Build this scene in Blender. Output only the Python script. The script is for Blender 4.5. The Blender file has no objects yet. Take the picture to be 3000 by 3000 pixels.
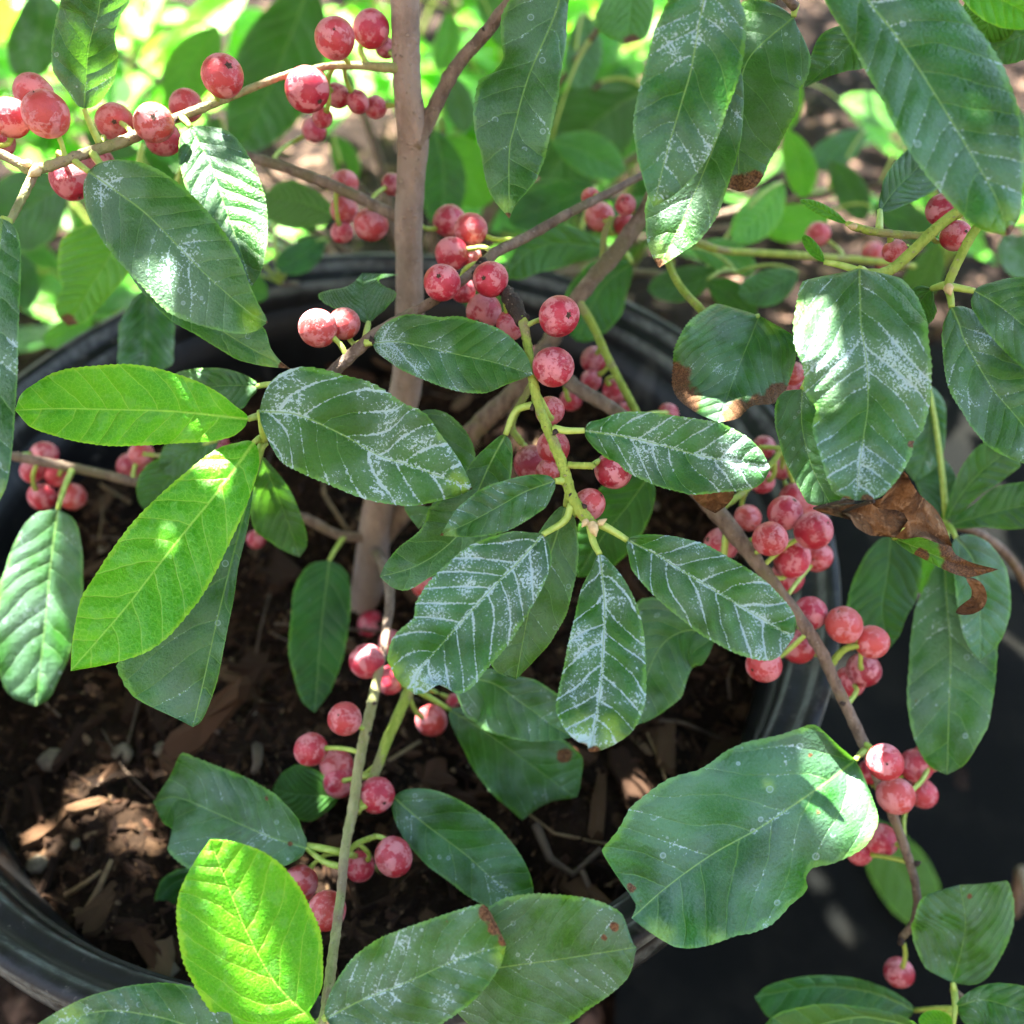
import bpy, math, random
import numpy as np
from mathutils import Vector, Matrix

R_ = math.radians
rng = random.Random(7)
nrng = np.random.default_rng(7)
scene = bpy.context.scene
col = scene.collection

# ------------------------------------------------------------------ camera
FPX, HALF = 2800.0, 1500.0            # focal length and half frame, in units of the 3000-unit frame
PITCH = R_(49.0)
RIM_Z = 0.28                          # height of the pot rim above the ground
F_ = Vector((0, math.cos(PITCH), -math.sin(PITCH)))
D_ = Vector((0, -math.sin(PITCH), -math.cos(PITCH)))
X_ = Vector((1, 0, 0))
CAM = Vector((0, 0, RIM_Z)) - (X_ * -0.047 + D_ * 0.0026 + F_ * 0.295)
cam_d = bpy.data.cameras.new('camera')
cam = bpy.data.objects.new('camera', cam_d); col.objects.link(cam)
cam.location = CAM
cam.rotation_euler = (R_(90) - PITCH, 0, 0)
cam_d.sensor_width = 36; cam_d.sensor_fit = 'HORIZONTAL'
cam_d.lens = 36 * FPX / (2 * HALF)
cam_d.clip_start = 0.01; cam_d.clip_end = 500
cam_d.dof.use_dof = True; cam_d.dof.focus_distance = 0.203; cam_d.dof.aperture_fstop = 10.5
scene.camera = cam

# ------------------------------------------------------------------ world, sun, exposure
SUN_EL, SUN_AZ = R_(56), R_(-30)        # azimuth measured from +y (away from the viewer) towards +x
SUN = Vector((math.sin(SUN_AZ) * math.cos(SUN_EL), math.cos(SUN_AZ) * math.cos(SUN_EL), math.sin(SUN_EL)))
w = bpy.data.worlds.new('World'); scene.world = w; w.use_nodes = True
wn = w.node_tree.nodes; sky = wn.new('ShaderNodeTexSky'); sky.sky_type = 'NISHITA'
sky.sun_disc = False; sky.dust_density = 2.5; sky.ozone_density = 1.0; sky.sun_elevation = SUN_EL; sky.sun_rotation = SUN_AZ
wn['Background'].inputs['Strength'].default_value = 0.07
w.node_tree.links.new(sky.outputs[0], wn['Background'].inputs['Color'])
sl = bpy.data.lights.new('sun', 'SUN'); sl.energy = 5.0; sl.angle = R_(0.5); sl.color = (1, .95, .87)
so = bpy.data.objects.new('sun', sl); col.objects.link(so); so.location = (0, 2, 4)
so.rotation_euler = SUN.to_track_quat('Z', 'Y').to_euler()
vs = scene.view_settings
vs.view_transform = 'Standard'; vs.look = 'None'; vs.exposure = 4.05; vs.gamma = 1.0; vs.use_curve_mapping = False
scene.cycles.max_bounces = 5; scene.cycles.diffuse_bounces = 3; scene.cycles.glossy_bounces = 2; scene.cycles.transmission_bounces = 3; scene.cycles.transparent_max_bounces = 4
scene.cycles.use_adaptive_sampling = True; scene.cycles.adaptive_threshold = 0.03

# ------------------------------------------------------------------ helpers
def U(x, y, d):
    """a frame position and a distance along the viewing axis -> a point in the place"""
    return CAM + X_ * ((x - HALF) / FPX * d) + D_ * ((y - HALF) / FPX * d) + F_ * d

def tag(o, label=None, cat=None, group=None, kind=None):
    if label: o['label'] = label
    if cat: o['category'] = cat
    if group: o['group'] = group
    if kind: o['kind'] = kind
    return o

def link(name, me, parent=None, mat=None):
    o = bpy.data.objects.new(name, me); col.objects.link(o)
    if parent: o.parent = parent; o.matrix_parent_inverse = parent.matrix_world.inverted() if False else Matrix.Translation(-parent.location)
    if mat and me is not None and not me.materials: me.materials.append(mat)
    return o

def empty(name, loc):
    o = bpy.data.objects.new(name, None); col.objects.link(o); o.location = loc; o.empty_display_size = .02
    return o

def place(o, origin):
    """give a mesh built in place coordinates its own origin"""
    o.data.transform(Matrix.Translation(-Vector(origin))); o.location = origin; return o

def mesh(name, verts, faces, smooth=True):
    me = bpy.data.meshes.new(name); me.from_pydata([tuple(v) for v in verts], [], faces); me.update()
    if smooth: me.polygons.foreach_set('use_smooth', [True] * len(me.polygons))
    return me

def pchip(xs, ys, x):
    xs, ys = np.asarray(xs, float), np.asarray(ys, float)
    h = np.diff(xs); dl = np.diff(ys) / h; n = len(xs)
    m = np.zeros(n)
    for i in range(1, n - 1):
        if dl[i-1] * dl[i] > 0:
            a, b = 2*h[i] + h[i-1], h[i] + 2*h[i-1]
            m[i] = (a + b) / (a / dl[i-1] + b / dl[i])
    m[0], m[-1] = dl[0], dl[-1]
    k = np.clip(np.searchsorted(xs, x) - 1, 0, n - 2)
    t = (x - xs[k]) / h[k]
    return (2*t**3-3*t**2+1)*ys[k] + (t**3-2*t**2+t)*h[k]*m[k] + (-2*t**3+3*t**2)*ys[k+1] + (t**3-t**2)*h[k]*m[k+1]

def catmull(P, n):
    P = np.asarray(P, float)
    if len(P) == 2:
        t = np.linspace(0, 1, n)[:, None]; return P[0]*(1-t) + P[1]*t
    s = np.r_[0, np.cumsum(np.linalg.norm(np.diff(P, axis=0)[:, :2], axis=1))]
    Q = np.vstack([2*P[0]-P[1], P, 2*P[-1]-P[-2]])
    x = np.linspace(0, s[-1], n); k = np.clip(np.searchsorted(s, x) - 1, 0, len(P)-2)
    t = ((x - s[k]) / (s[k+1]-s[k]))[:, None]
    a, b, c, d = Q[k], Q[k+1], Q[k+2], Q[k+3]
    return .5*((2*b) + (-a+c)*t + (2*a-5*b+4*c-d)*t*t + (-a+3*b-3*c+d)*t**3)

def sstep(a, b, x):
    t = np.clip((x - a) / (b - a), 0, 1); return t*t*(3-2*t)

def tube_mesh(name, pts, rad, seg=8, rough=0.0, cap=True, knots=None):
    """a tapered tube along points, with slightly uneven girth"""
    pts = [Vector(p) for p in pts]; V = []; Fc = []
    up = Vector((.3, .5, .8)); n = len(pts)
    for i, p in enumerate(pts):
        t = (pts[min(i+1, n-1)] - pts[max(i-1, 0)]).normalized()
        a = t.cross(up).normalized(); b = t.cross(a)
        r = rad[i]
        for k in range(seg):
            an = 2*math.pi*k/seg
            rr = r * (1 + rough * (rng.random()-.5))
            V.append(p + (a*math.cos(an) + b*math.sin(an)) * rr)
    for i in range(n-1):
        for k in range(seg):
            Fc.append((i*seg+k, i*seg+(k+1) % seg, (i+1)*seg+(k+1) % seg, (i+1)*seg+k))
    if cap:
        Fc.append(tuple(range(seg-1, -1, -1))); Fc.append(tuple((n-1)*seg+k for k in range(seg)))
    return mesh(name, V, Fc)

# ------------------------------------------------------------------ node helpers
class G:
    def __init__(s, name):
        s.mat = bpy.data.materials.new(name); s.mat.use_nodes = True
        s.t = s.mat.node_tree; s.n = s.t.nodes; s.n.clear()
        s.out = s.n.new('ShaderNodeOutputMaterial')
    def set(s, sock, v):
        if isinstance(v, bpy.types.NodeSocket): s.t.links.new(v, sock)
        elif isinstance(v, (tuple, list)): sock.default_value = tuple(v) + ((1,) if len(v) == 3 and len(sock.default_value) == 4 else ())
        else: sock.default_value = v
    def m(s, op, a, b=None, c=None, clamp=False):
        n = s.n.new('ShaderNodeMath'); n.operation = op; n.use_clamp = clamp
        for i, v in enumerate((a, b, c)):
            if v is not None: s.set(n.inputs[i], v)
        return n.outputs[0]
    def ss(s, a, b, x, lo=0.0, hi=1.0):
        n = s.n.new('ShaderNodeMapRange'); n.interpolation_type = 'SMOOTHSTEP'
        for k, v in (('Value', x), ('From Min', a), ('From Max', b), ('To Min', lo), ('To Max', hi)): s.set(n.inputs[k], v)
        return n.outputs[0]
    def mix(s, f, a, b):
        n = s.n.new('ShaderNodeMix'); n.data_type = 'RGBA'
        s.set(n.inputs[0], f); s.set(n.inputs[6], a); s.set(n.inputs[7], b); return n.outputs[2]
    def noise(s, vec, scale, detail=3, rough=.55, out=0):
        n = s.n.new('ShaderNodeTexNoise'); n.inputs['Scale'].default_value = scale
        n.inputs['Detail'].default_value = detail; n.inputs['Roughness'].default_value = rough
        if vec is not None: s.set(n.inputs['Vector'], vec)
        return n.outputs[out]
    def vor(s, vec, scale, feature='F1', out='Distance'):
        n = s.n.new('ShaderNodeTexVoronoi'); n.feature = feature; n.inputs['Scale'].default_value = scale
        s.set(n.inputs['Vector'], vec); return n.outputs[out]
    def attr(s, name, kind='GEOMETRY', out='Fac'):
        n = s.n.new('ShaderNodeAttribute'); n.attribute_type = kind; n.attribute_name = name; return n.outputs[out]
    def xyz(s, v):
        n = s.n.new('ShaderNodeSeparateXYZ'); s.set(n.inputs[0], v); return n.outputs
    def comb(s, x, y, z):
        n = s.n.new('ShaderNodeCombineXYZ')
        for i, v in enumerate((x, y, z)): s.set(n.inputs[i], v)
        return n.outputs[0]
    def obj(s): return s.n.new('ShaderNodeTexCoord').outputs['Object']
    def pos(s): return s.n.new('ShaderNodeNewGeometry').outputs['Position']
    def rand(s): return s.n.new('ShaderNodeObjectInfo').outputs['Random']
    def bump(s, h, strength=.5, dist=.001, normal=None):
        n = s.n.new('ShaderNodeBump'); n.inputs['Strength'].default_value = strength; n.inputs['Distance'].default_value = dist
        s.set(n.inputs['Height'], h)
        if normal: s.set(n.inputs['Normal'], normal)
        return n.outputs[0]
    def bsdf(s, color, rough=.5, normal=None, **kw):
        n = s.n.new('ShaderNodeBsdfPrincipled'); s.set(n.inputs['Base Color'], color); s.set(n.inputs['Roughness'], rough)
        if normal: s.set(n.inputs['Normal'], normal)
        for k, v in kw.items(): s.set(n.inputs[k.replace('_', ' ')], v)
        return n.outputs[0]
    def done(s, sh): s.t.links.new(sh, s.out.inputs['Surface']); return s.mat

# ------------------------------------------------------------------ materials
def make_leaf_mat():
    g = G('leaf_blade'); m = g.m
    uv = g.n.new('ShaderNodeUVMap'); uv.uv_map = 'along'
    u, y, _ = g.xyz(uv.outputs[0])
    ev = g.attr('edge'); br = g.attr('brown'); ye = g.attr('yellow')
    RES = g.attr('residue', 'OBJECT'); YOU = g.attr('young', 'OBJECT'); LIN = g.attr('lines', 'OBJECT'); OLI = g.attr('olive', 'OBJECT')
    rnd = m('MULTIPLY', g.rand(), 37.0)
    P = g.comb(u, y, rnd)
    ay = m('ABSOLUTE', y)
    big = g.noise(P, 3.2, 3)
    wob = m('MULTIPLY', m('SUBTRACT', g.noise(P, 11, 2), .5), .22)
    ph = m('ADD', m('ADD', g.attr('phase'), m('MULTIPLY', m('SIGN', y), .17)), wob)
    mm = m('ABSOLUTE', m('SUBTRACT', m('FRACT', ph), .5))         # 0 on a side vein, .5 between two
    vein = g.ss(.008, .040, mm, 1, 0)
    mid = g.ss(.0015, .007, m('MULTIPLY', ay, m('MULTIPLY_ADD', u, 1.2, .7)), 1, 0)
    lines = m('MAXIMUM', m('MULTIPLY', vein, .9), mid)
    n_f = g.noise(P, 95, 2, .65); n_m = g.noise(P, 13, 3, .6)
    tert = g.vor(P, 55, 'DISTANCE_TO_EDGE')
    tl = g.ss(.0, .09, tert, 1, 0)
    # chalky water deposit caught along the veins and in drying spots
    low = g.noise(P, 4.6, 2, .5)
    band = m('MAXIMUM', g.ss(.0, .105, mm, 1, 0), g.ss(.0, .020, ay, .9, 0))
    v = m('ADD', m('MULTIPLY', m('SUBTRACT', n_f, .5), 1.5), m('MULTIPLY', band, LIN)); v = m('ADD', v, .36)
    v = m('ADD', v, m('MULTIPLY', m('SUBTRACT', low, .5), 1.7))
    v = m('ADD', v, m('MULTIPLY', m('SUBTRACT', n_m, .5), .45))
    v = m('ADD', v, m('MULTIPLY', m('SUBTRACT', RES, .90), .45))
    crisp = g.ss(.65, .83, v)
    sp = g.vor(P, 22); spc = g.xyz(g.vor(P, 22, 'F1', 'Color'))[0]
    spot = m('MULTIPLY', g.ss(.34, .27, sp), g.ss(.93, .97, m('ADD', spc, m('MULTIPLY', m('SUBTRACT', low, .5), .9))))
    spot = m('MULTIPLY', spot, m('MULTIPLY_ADD', g.ss(.16, .28, sp), .6, .35))
    film = m('MULTIPLY', g.ss(.45, .75, m('ADD', low, m('MULTIPLY', n_f, .25))), .16)
    res = m('MULTIPLY', m('MAXIMUM', m('MAXIMUM', crisp, m('MULTIPLY', spot, .65)), film), g.ss(.0, .5, RES))
    res = m('MULTIPLY', res, m('SUBTRACT', 1.0, YOU), clamp=True)
    old = g.mix(g.ss(.3, .7, big), (.008, .058, .007), (.022, .135, .010))
    old = g.mix(g.ss(.50, .72, m('ADD', m('MULTIPLY', g.noise(P, 2.1, 2), .7), m('MULTIPLY', mm, .3))), old, (.032, .165, .012))
    old = g.mix(m('MULTIPLY', OLI, .8), old, (.055, .125, .018))
    lime = g.mix(g.ss(.3, .7, m('ADD', big, m('MULTIPLY', m('SUBTRACT', m('MULTIPLY', mm, 2), .5), -.16))), (.05, .31, .009), (.11, .43, .011))
    c = g.mix(YOU, old, lime)
    vc = g.mix(YOU, (.10, .24, .05), (.34, .66, .08))
    c = g.mix(m('MULTIPLY', tl, m('MULTIPLY_ADD', YOU, .16, .16)), c, vc)
    c = g.mix(m('MULTIPLY', m('MULTIPLY', YOU, g.ss(.52, .66, n_m)), .35), c, (.16, .44, .10))
    c = g.mix(m('MULTIPLY', lines, .72), c, vc)
    c = g.mix(m('MULTIPLY', g.ss(.90, .985, m('ADD', ev, m('MULTIPLY', m('SUBTRACT', n_m, .5), .30))), .62), c, g.mix(YOU, (.12, .33, .025), (.34, .66, .03)))
    yk = g.ss(.25, 1.0, m('ADD', ye, m('MULTIPLY', m('SUBTRACT', n_m, .5), 1.0)))
    c = g.mix(m('MULTIPLY', yk, .8), c, (.20, .38, .03))
    c = g.mix(m('MULTIPLY', res, .88), c, (.43, .59, .60))
    c = g.mix(m('MULTIPLY', g.ss(.0012, .0045, m('MULTIPLY', ay, m('MULTIPLY_ADD', u, 1.2, .7)), 1, 0), .75), c, g.mix(YOU, (.20, .36, .09), vc))
    dirt = m('MULTIPLY', g.ss(.74, .78, g.noise(P, 34, 2, .4)), m('MULTIPLY', g.ss(.58, .64, n_m), .8))
    c = g.mix(dirt, c, (.09, .045, .02))
    bk = g.ss(.40, .56, m('ADD', br, m('MULTIPLY', m('SUBTRACT', n_m, .5), .45)))
    bcol = g.mix(g.ss(.35, .65, n_f), (.055, .025, .012), (.21, .105, .045))
    c = g.mix(bk, c, bcol)
    # relief: quilted between the veins, sunken midrib, fine net
    q = m('POWER', m('MULTIPLY', mm, 2), .45)
    h = m('ADD', m('MULTIPLY', q, .55), m('MULTIPLY', g.ss(.0, .03, ay), .35))
    h = m('ADD', h, m('MULTIPLY', n_f, .34)); h = m('ADD', h, m('MULTIPLY', g.noise(P, 46, 1), .30))
    nrm = g.bump(h, .8, .0010)
    ro = m('MULTIPLY_ADD', res, .35, m('MULTIPLY_ADD', n_m, .20, .24)); ro = m('ADD', ro, m('MULTIPLY', bk, .35), clamp=True)
    b = g.bsdf(c, ro, nrm, Specular_IOR_Level=.24)
    tr = g.n.new('ShaderNodeBsdfTranslucent'); g.set(tr.inputs[0], g.mix(bk, g.mix(YOU, (.10, .30, .02), (.20, .62, .025)), (.10, .05, .02))); g.set(tr.inputs['Normal'], nrm)
    mx = g.n.new('ShaderNodeMixShader'); g.set(mx.inputs[0], m('MULTIPLY_ADD', YOU, .16, .20)); g.t.links.new(b, mx.inputs[1]); g.t.links.new(tr.outputs[0], mx.inputs[2])
    return g.done(mx.outputs[0])

def make_dead_leaf():
    g = G('dead_leaf'); P = g.obj()
    n1 = g.noise(P, 120, 5); n2 = g.noise(P, 420, 3)
    c = g.mix(g.ss(.35, .65, n1), (.045, .022, .010), (.17, .088, .038)); c = g.mix(g.ss(.50, .68, n2), c, (.24, .14, .07))
    return g.done(g.bsdf(c, .9, g.bump(g.m('ADD', n1, n2), 1.0, .0022), Specular_IOR_Level=.1))

def make_berry():
    g = G('berry_skin'); P = g.obj(); m = g.m
    r = m('MULTIPLY', g.rand(), 50.0); x, y, z = g.xyz(P); Q = g.comb(m('ADD', x, r), y, z)
    n1 = g.noise(Q, 260, 4, .6); n2 = g.noise(Q, 1100, 4, .7)
    warp = g.comb(m('ADD', m('ADD', x, r), m('MULTIPLY', n1, .005)), m('ADD', y, m('MULTIPLY', n2, .003)), z)
    cc = g.xyz(g.vor(warp, 430, 'F1', 'Color'))[1]
    c = g.mix(g.ss(.3, .7, n1), (.33, .009, .028), (.47, .032, .062))
    c = g.mix(m('MULTIPLY', g.ss(.5, 1, g.rand()), .55), c, (.50, .085, .055)); c = g.mix(g.ss(.30, .0, g.rand(), 0, .75), c, (.20, .006, .018))
    pale = m('MULTIPLY', g.ss(.53, .62, m('ADD', m('ADD', m('MULTIPLY', cc, .20), m('MULTIPLY', n1, .50)), m('MULTIPLY', n2, .42))), .52)
    c = g.mix(pale, c, (.66, .32, .34))
    edge = g.ss(.03, .0, g.vor(warp, 430, 'DISTANCE_TO_EDGE'), 0, .35)
    c = g.mix(m('MULTIPLY', edge, pale), c, (.30, .02, .02))
    c = g.mix(g.ss(.70, .76, n2, 0, .35), c, (.28, .03, .03))
    ro = m('ADD', m('MULTIPLY', pale, .3), m('MULTIPLY_ADD', n2, .2, .30))
    return g.done(g.bsdf(c, ro, g.bump(m('ADD', m('MULTIPLY', pale, .9), m('MULTIPLY', n2, .8)), .55, .0005)))

def make_bark(name, c1, c2, c3, sc=300):
    g = G(name); P = g.obj(); m = g.m
    x, y, z = g.xyz(P); Q = g.comb(x, m('MULTIPLY', y, .5), m('MULTIPLY', z, .45))
    n1 = g.noise(Q, sc, 5, .65); n2 = g.noise(P, sc*4, 3); n3 = g.noise(P, sc*.3, 2)
    c = g.mix(g.ss(.3, .7, n1), c1, c2); c = g.mix(g.ss(.52, .66, n3), c, c3)
    c = g.mix(g.ss(.66, .72, n2, 0, .7), c, (.06, .04, .03))
    lent = g.vor(g.comb(x, y, m('MULTIPLY', z, 1.8)), sc*1.3); lm = g.ss(.22, .14, lent); c = g.mix(m('MULTIPLY', lm, .55), c, (.34, .27, .20))
    return g.done(g.bsdf(c, .75, g.bump(m('ADD', m('ADD', n1, m('MULTIPLY', n2, .6)), m('MULTIPLY', lm, .5)), .9, .0010), Specular_IOR_Level=.25))

def make_pot():
    g = G('black_plastic'); P = g.obj(); m = g.m
    n1 = g.noise(P, 30, 4); n2 = g.noise(P, 220, 4, .7); x, y, z = g.xyz(P); n3 = g.noise(g.comb(m('MULTIPLY', x, 1), y, m('MULTIPLY', z, .15)), 75, 4, .7)
    rim = g.ss(-.012, .0, m('ADD', z, m('MULTIPLY', m('SUBTRACT', n1, .5), .03)))
    dust = m('MULTIPLY', g.ss(.42, .66, m('ADD', m('MULTIPLY', n1, .6), m('MULTIPLY', n2, .4))), m('MULTIPLY_ADD', rim, .55, .25))
    c = g.mix(dust, (.0032, .0036, .0038), (.022, .026, .026))
    rr = m('SQRT', m('ADD', m('MULTIPLY', x, x), m('MULTIPLY', y, y)))
    ring = m('MAXIMUM', g.ss(.0011, .0003, m('ABSOLUTE', m('SUBTRACT', rr, .1402))), m('MAXIMUM', g.ss(.0009, .0002, m('ABSOLUTE', m('SUBTRACT', rr, .1454))), g.ss(.0008, .0002, m('ABSOLUTE', m('SUBTRACT', rr, .1340)))))
    c = g.mix(m('MULTIPLY', m('MULTIPLY', ring, g.ss(-.02, -.016, z)), g.ss(.38, .60, m('ADD', m('MULTIPLY', n1, .5), m('MULTIPLY', n2, .5)), .1, .9)), c, (.13, .145, .13))
    c = g.mix(g.ss(.62, .70, n2, 0, .5), c, (.12, .11, .09)); c = g.mix(g.ss(.56, .68, n3, 0, .6), c, (.055, .055, .05))
    return g.done(g.bsdf(c, m('MULTIPLY_ADD', dust, .3, .45), g.bump(n2, .25, .0006), Specular_IOR_Level=.3))

def make_soil(name, dark, mid, lite, sc=1.0):
    g = G(name); P = g.pos(); m = g.m
    n1 = g.noise(P, 45*sc, 6, .7); n2 = g.noise(P, 260*sc, 4, .7); v = g.vor(P, 240*sc); vc = g.xyz(g.vor(P, 240*sc, 'F1', 'Color'))[0]
    c = g.mix(g.ss(.35, .65, n1), dark, mid); c = g.mix(m('MULTIPLY', g.ss(.86, .92, m('ADD', vc, m('MULTIPLY', m('SUBTRACT', n1, .5), .3))), g.ss(.35, .6, n2)), c, lite); c = g.mix(g.ss(.56, .7, n2, 0, .5), c, lite)
    h = m('ADD', n2, m('MULTIPLY', m('SUBTRACT', .5, v), .6))
    return g.done(g.bsdf(c, .92, g.bump(h, .9, .003), Specular_IOR_Level=.08))

def make_chip():
    g = G('bark_chip'); P = g.obj(); m = g.m
    r = g.rand(); x, y, z = g.xyz(P); Q = g.comb(m('MULTIPLY_ADD', r, 9, m('MULTIPLY', x, .18)), y, z)
    n1 = g.noise(Q, 420, 4, .6)
    ramp = g.n.new('ShaderNodeValToRGB'); cr = ramp.color_ramp; cr.interpolation = 'LINEAR'
    cr.elements[0].color = (.022, .013, .008, 1); cr.elements[1].color = (.26, .18, .10, 1)
    for p, c in ((.35, (.045, .024, .013, 1)), (.6, (.095, .045, .023, 1)), (.85, (.13, .078, .038, 1))):
        e = cr.elements.new(p); e.color = c
    g.set(ramp.inputs[0], r)
    c = g.mix(g.ss(.3, .7, n1, 0, .65), ramp.outputs[0], (.022, .014, .010))
    return g.done(g.bsdf(c, .85, g.bump(n1, .6, .001), Specular_IOR_Level=.12))

def make_simple(name, c1, c2, sc, rough=.6, trans=None, bumpd=.0005):
    g = G(name); P = g.obj(); n1 = g.noise(P, sc, 4, .6)
    c = g.mix(g.ss(.3, .7, n1), c1, c2); b = g.bsdf(c, rough, g.bump(n1, .4, bumpd))
    if trans:
        tr = g.n.new('ShaderNodeBsdfTranslucent'); tr.inputs[0].default_value = trans + (1,)
        mx = g.n.new('ShaderNodeMixShader'); mx.inputs[0].default_value = .35; g.t.links.new(b, mx.inputs[1]); g.t.links.new(tr.outputs[0], mx.inputs[2]); b = mx.outputs[0]
    return g.done(b)

def make_fabric():
    g = G('weed_fabric'); P = g.pos(); m = g.m; x, y, z = g.xyz(P)
    wv = m('MULTIPLY', m('SINE', m('MULTIPLY', x, 2600)), m('SINE', m('MULTIPLY', y, 2600)))
    n1 = g.noise(P, 24, 5, .65)
    c = g.mix(g.ss(.45, .75, n1), (.0022, .0026, .0023), (.007, .007, .0055))
    return g.done(g.bsdf(c, .8, g.bump(m('ADD', m('MULTIPLY', wv, .3), n1), .4, .002), Specular_IOR_Level=.05))

M_LEAF = make_leaf_mat(); M_DEAD = make_dead_leaf(); M_BERRY = make_berry()
M_TRUNK = make_bark('trunk_bark', (.19, .140, .105), (.31, .235, .18), (.26, .205, .16), 230)
M_GREY = make_bark('grey_twig', (.105, .072, .052), (.24, .18, .13), (.16, .13, .07), 350)
M_GREEN = make_bark('green_twig', (.20, .29, .035), (.33, .42, .07), (.26, .26, .10), 420)
M_TAN = make_bark('downy_twig', (.22, .235, .085), (.35, .335, .16), (.26, .20, .12), 420)
M_KNOB = make_bark('dark_knot', (.02, .014, .011), (.07, .05, .038), (.04, .03, .022), 500)
M_BUD = make_simple('bud_scale', (.42, .30, .13), (.62, .50, .26), 700, .6)
M_PET = make_simple('leaf_stalk', (.27, .40, .05), (.40, .52, .11), 500, .5)
M_SCAR = make_simple('dry_scar', (.03, .018, .01), (.10, .055, .03), 1500, .9)
M_POT = make_pot(); M_CHIP = make_chip()
M_SOIL = make_soil('potting_soil', (.006, .0036, .0021), (.019, .0112, .0062), (.060, .035, .018))
M_GROUND = make_soil('mulch_ground', (.005, .003, .0022), (.013, .008, .0055), (.16, .10, .07), .35)
M_FABRIC = make_fabric()
M_CANOPY = make_simple('canopy_leaf', (.03, .09, .02), (.06, .14, .025), 30, .45, (.08, .2, .02))

# ------------------------------------------------------------------ the setting: ground, fabric, pot, soil
def disp(x, y):
    return .006*math.sin(x*23+1.3)*math.cos(y*19) + .004*math.sin(x*61+y*47) + .0025*math.sin(x*131-y*117)

def ground_sheet():
    xs = sorted(set([-40, -20, -10, -5, -3, -2] + list(np.arange(-1.5, 1.51, .03).round(4)) + [2, 3, 5, 10, 20, 40]))
    ys = sorted(set([-40, -20, -10, -5, -3, -2, -1] + list(np.arange(-.7, 2.0, .03).round(4)) + [2.5, 4, 7, 12, 20, 40]))
    V = [(x, y, disp(x, y)*(1 if abs(x) < 3 and abs(y) < 3 else 0) - .004) for y in ys for x in xs]; n = len(xs)
    Fc = [(j*n+i, j*n+i+1, (j+1)*n+i+1, (j+1)*n+i) for j in range(len(ys)-1) for i in range(n-1)]
    o = link('ground', mesh('ground', V, Fc), None, M_GROUND)
    tag(o, 'brown mulched ground around the pots', kind='structure')
ground_sheet()

def fabric_sheet():
    V = []; Fc = []; nx, ny = 60, 60
    for j in range(ny):
        for i in range(nx):
            a, b = i/(nx-1), j/(ny-1)
            x = .10 + .02*math.sin(b*9) + a*1.6; y = -1.0 + b*1.38 + .03*math.sin(a*7)
            V.append((x, y, .010 + disp(x*.5, y*.5)*.6 + .003*math.sin(x*40+y*13)))
    for j in range(ny-1):
        for i in range(nx-1): Fc.append((j*nx+i, j*nx+i+1, (j+1)*nx+i+1, (j+1)*nx+i))
    o = link('ground_fabric', mesh('ground_fabric', V, Fc), None, M_FABRIC)
    tag(o, 'black woven ground cloth beside the pot', kind='structure')
fabric_sheet()

POT_R = .145
def lathe(name, prof, seg=128, closed=False):
    V = []; Fc = []; n = len(prof)
    for k in range(seg):
        a = 2*math.pi*k/seg
        for r, z in prof: V.append((r*math.cos(a), r*math.sin(a), z))
    for k in range(seg):
        k2 = (k+1) % seg
        for i in range(n-1): Fc.append((k*n+i, k2*n+i, k2*n+i+1, k*n+i+1))
    return mesh(name, V, Fc)

def build_pot(loc, s, label):
    p = empty('nursery_pot', loc); h = RIM_Z
    t = .0016
    wall = [(.108, -h+.002), (.110, -h+.004), (.134, -.030), (.1345, -.028), (.1345, -.014), (.1315, -.014), (.1305, -.030), (.107, -h+.008)]
    rim = [(.1335, -.020), (.1440, -.020), (.1458, -.0185), (.1462, -.014), (.1450, -.010), (.1436, -.0088), (.1434, -.0070), (.1450, -.0050),
           (.1456, -.0020), (.1446, .0002), (.1418, .0004), (.1402, -.0012), (.1394, -.0042), (.1370, -.0050), (.1352, -.0045), (.1340, -.0058), (.1330, -.012), (.1318, -.018), (.1312, -.024), (.1335, -.020)]
    base = [(.0005, -h+.006), (.1075, -h+.006), (.1085, -h+.001), (.0005, -h+.001)]
    for nm, pr in (('wall', wall), ('rim', rim), ('base', base)):
        me = lathe(nm, [(r*s, z*s if nm != 'x' else z) for r, z in pr])
        if nm == 'rim':
            co = np.zeros(len(me.vertices)*3); me.vertices.foreach_get('co', co); co = co.reshape(-1, 3)
            an = np.arctan2(co[:, 1], co[:, 0]); co[:, 2] += .0012*np.sin(3*an+1)+.0006*np.sin(7*an); me.vertices.foreach_set('co', co.ravel())
        link(nm, me, p, M_POT).location = loc
    for k in range(2):
        pass
    tag(p, label, 'pot')
    return p
build_pot((0, 0, RIM_Z), 1.0, 'round black plastic nursery pot with dusty double rim holding the berry shrub')

SOIL_Z = RIM_Z - .042
def soil_h(x, y): return SOIL_Z + .0045*math.sin(x*60+.4)*math.cos(y*52) + .003*math.sin(x*140+y*95) - .25*(x*x+y*y)
def build_soil():
    nr, na = 70, 200; V = [(0, 0, soil_h(0, 0))]; Fc = []
    for i in range(1, nr+1):
        r = .1318*i/nr
        for k in range(na):
            a = 2*math.pi*k/na; x, y = r*math.cos(a), r*math.sin(a)
            V.append((x, y, soil_h(x, y) + .0022*(rng.random()-.5)))
    for k in range(na): Fc.append((0, 1+k, 1+(k+1) % na))
    for i in range(nr-1):
        for k in range(na): Fc.append((1+i*na+k, 1+(i+1)*na+k, 1+(i+1)*na+(k+1) % na, 1+i*na+(k+1) % na))
    o = link('potting_soil', mesh('potting_soil', V, Fc), None, M_SOIL)
    tag(o, 'dark crumbly potting soil filling the black pot', 'soil', kind='stuff')
build_soil()

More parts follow.
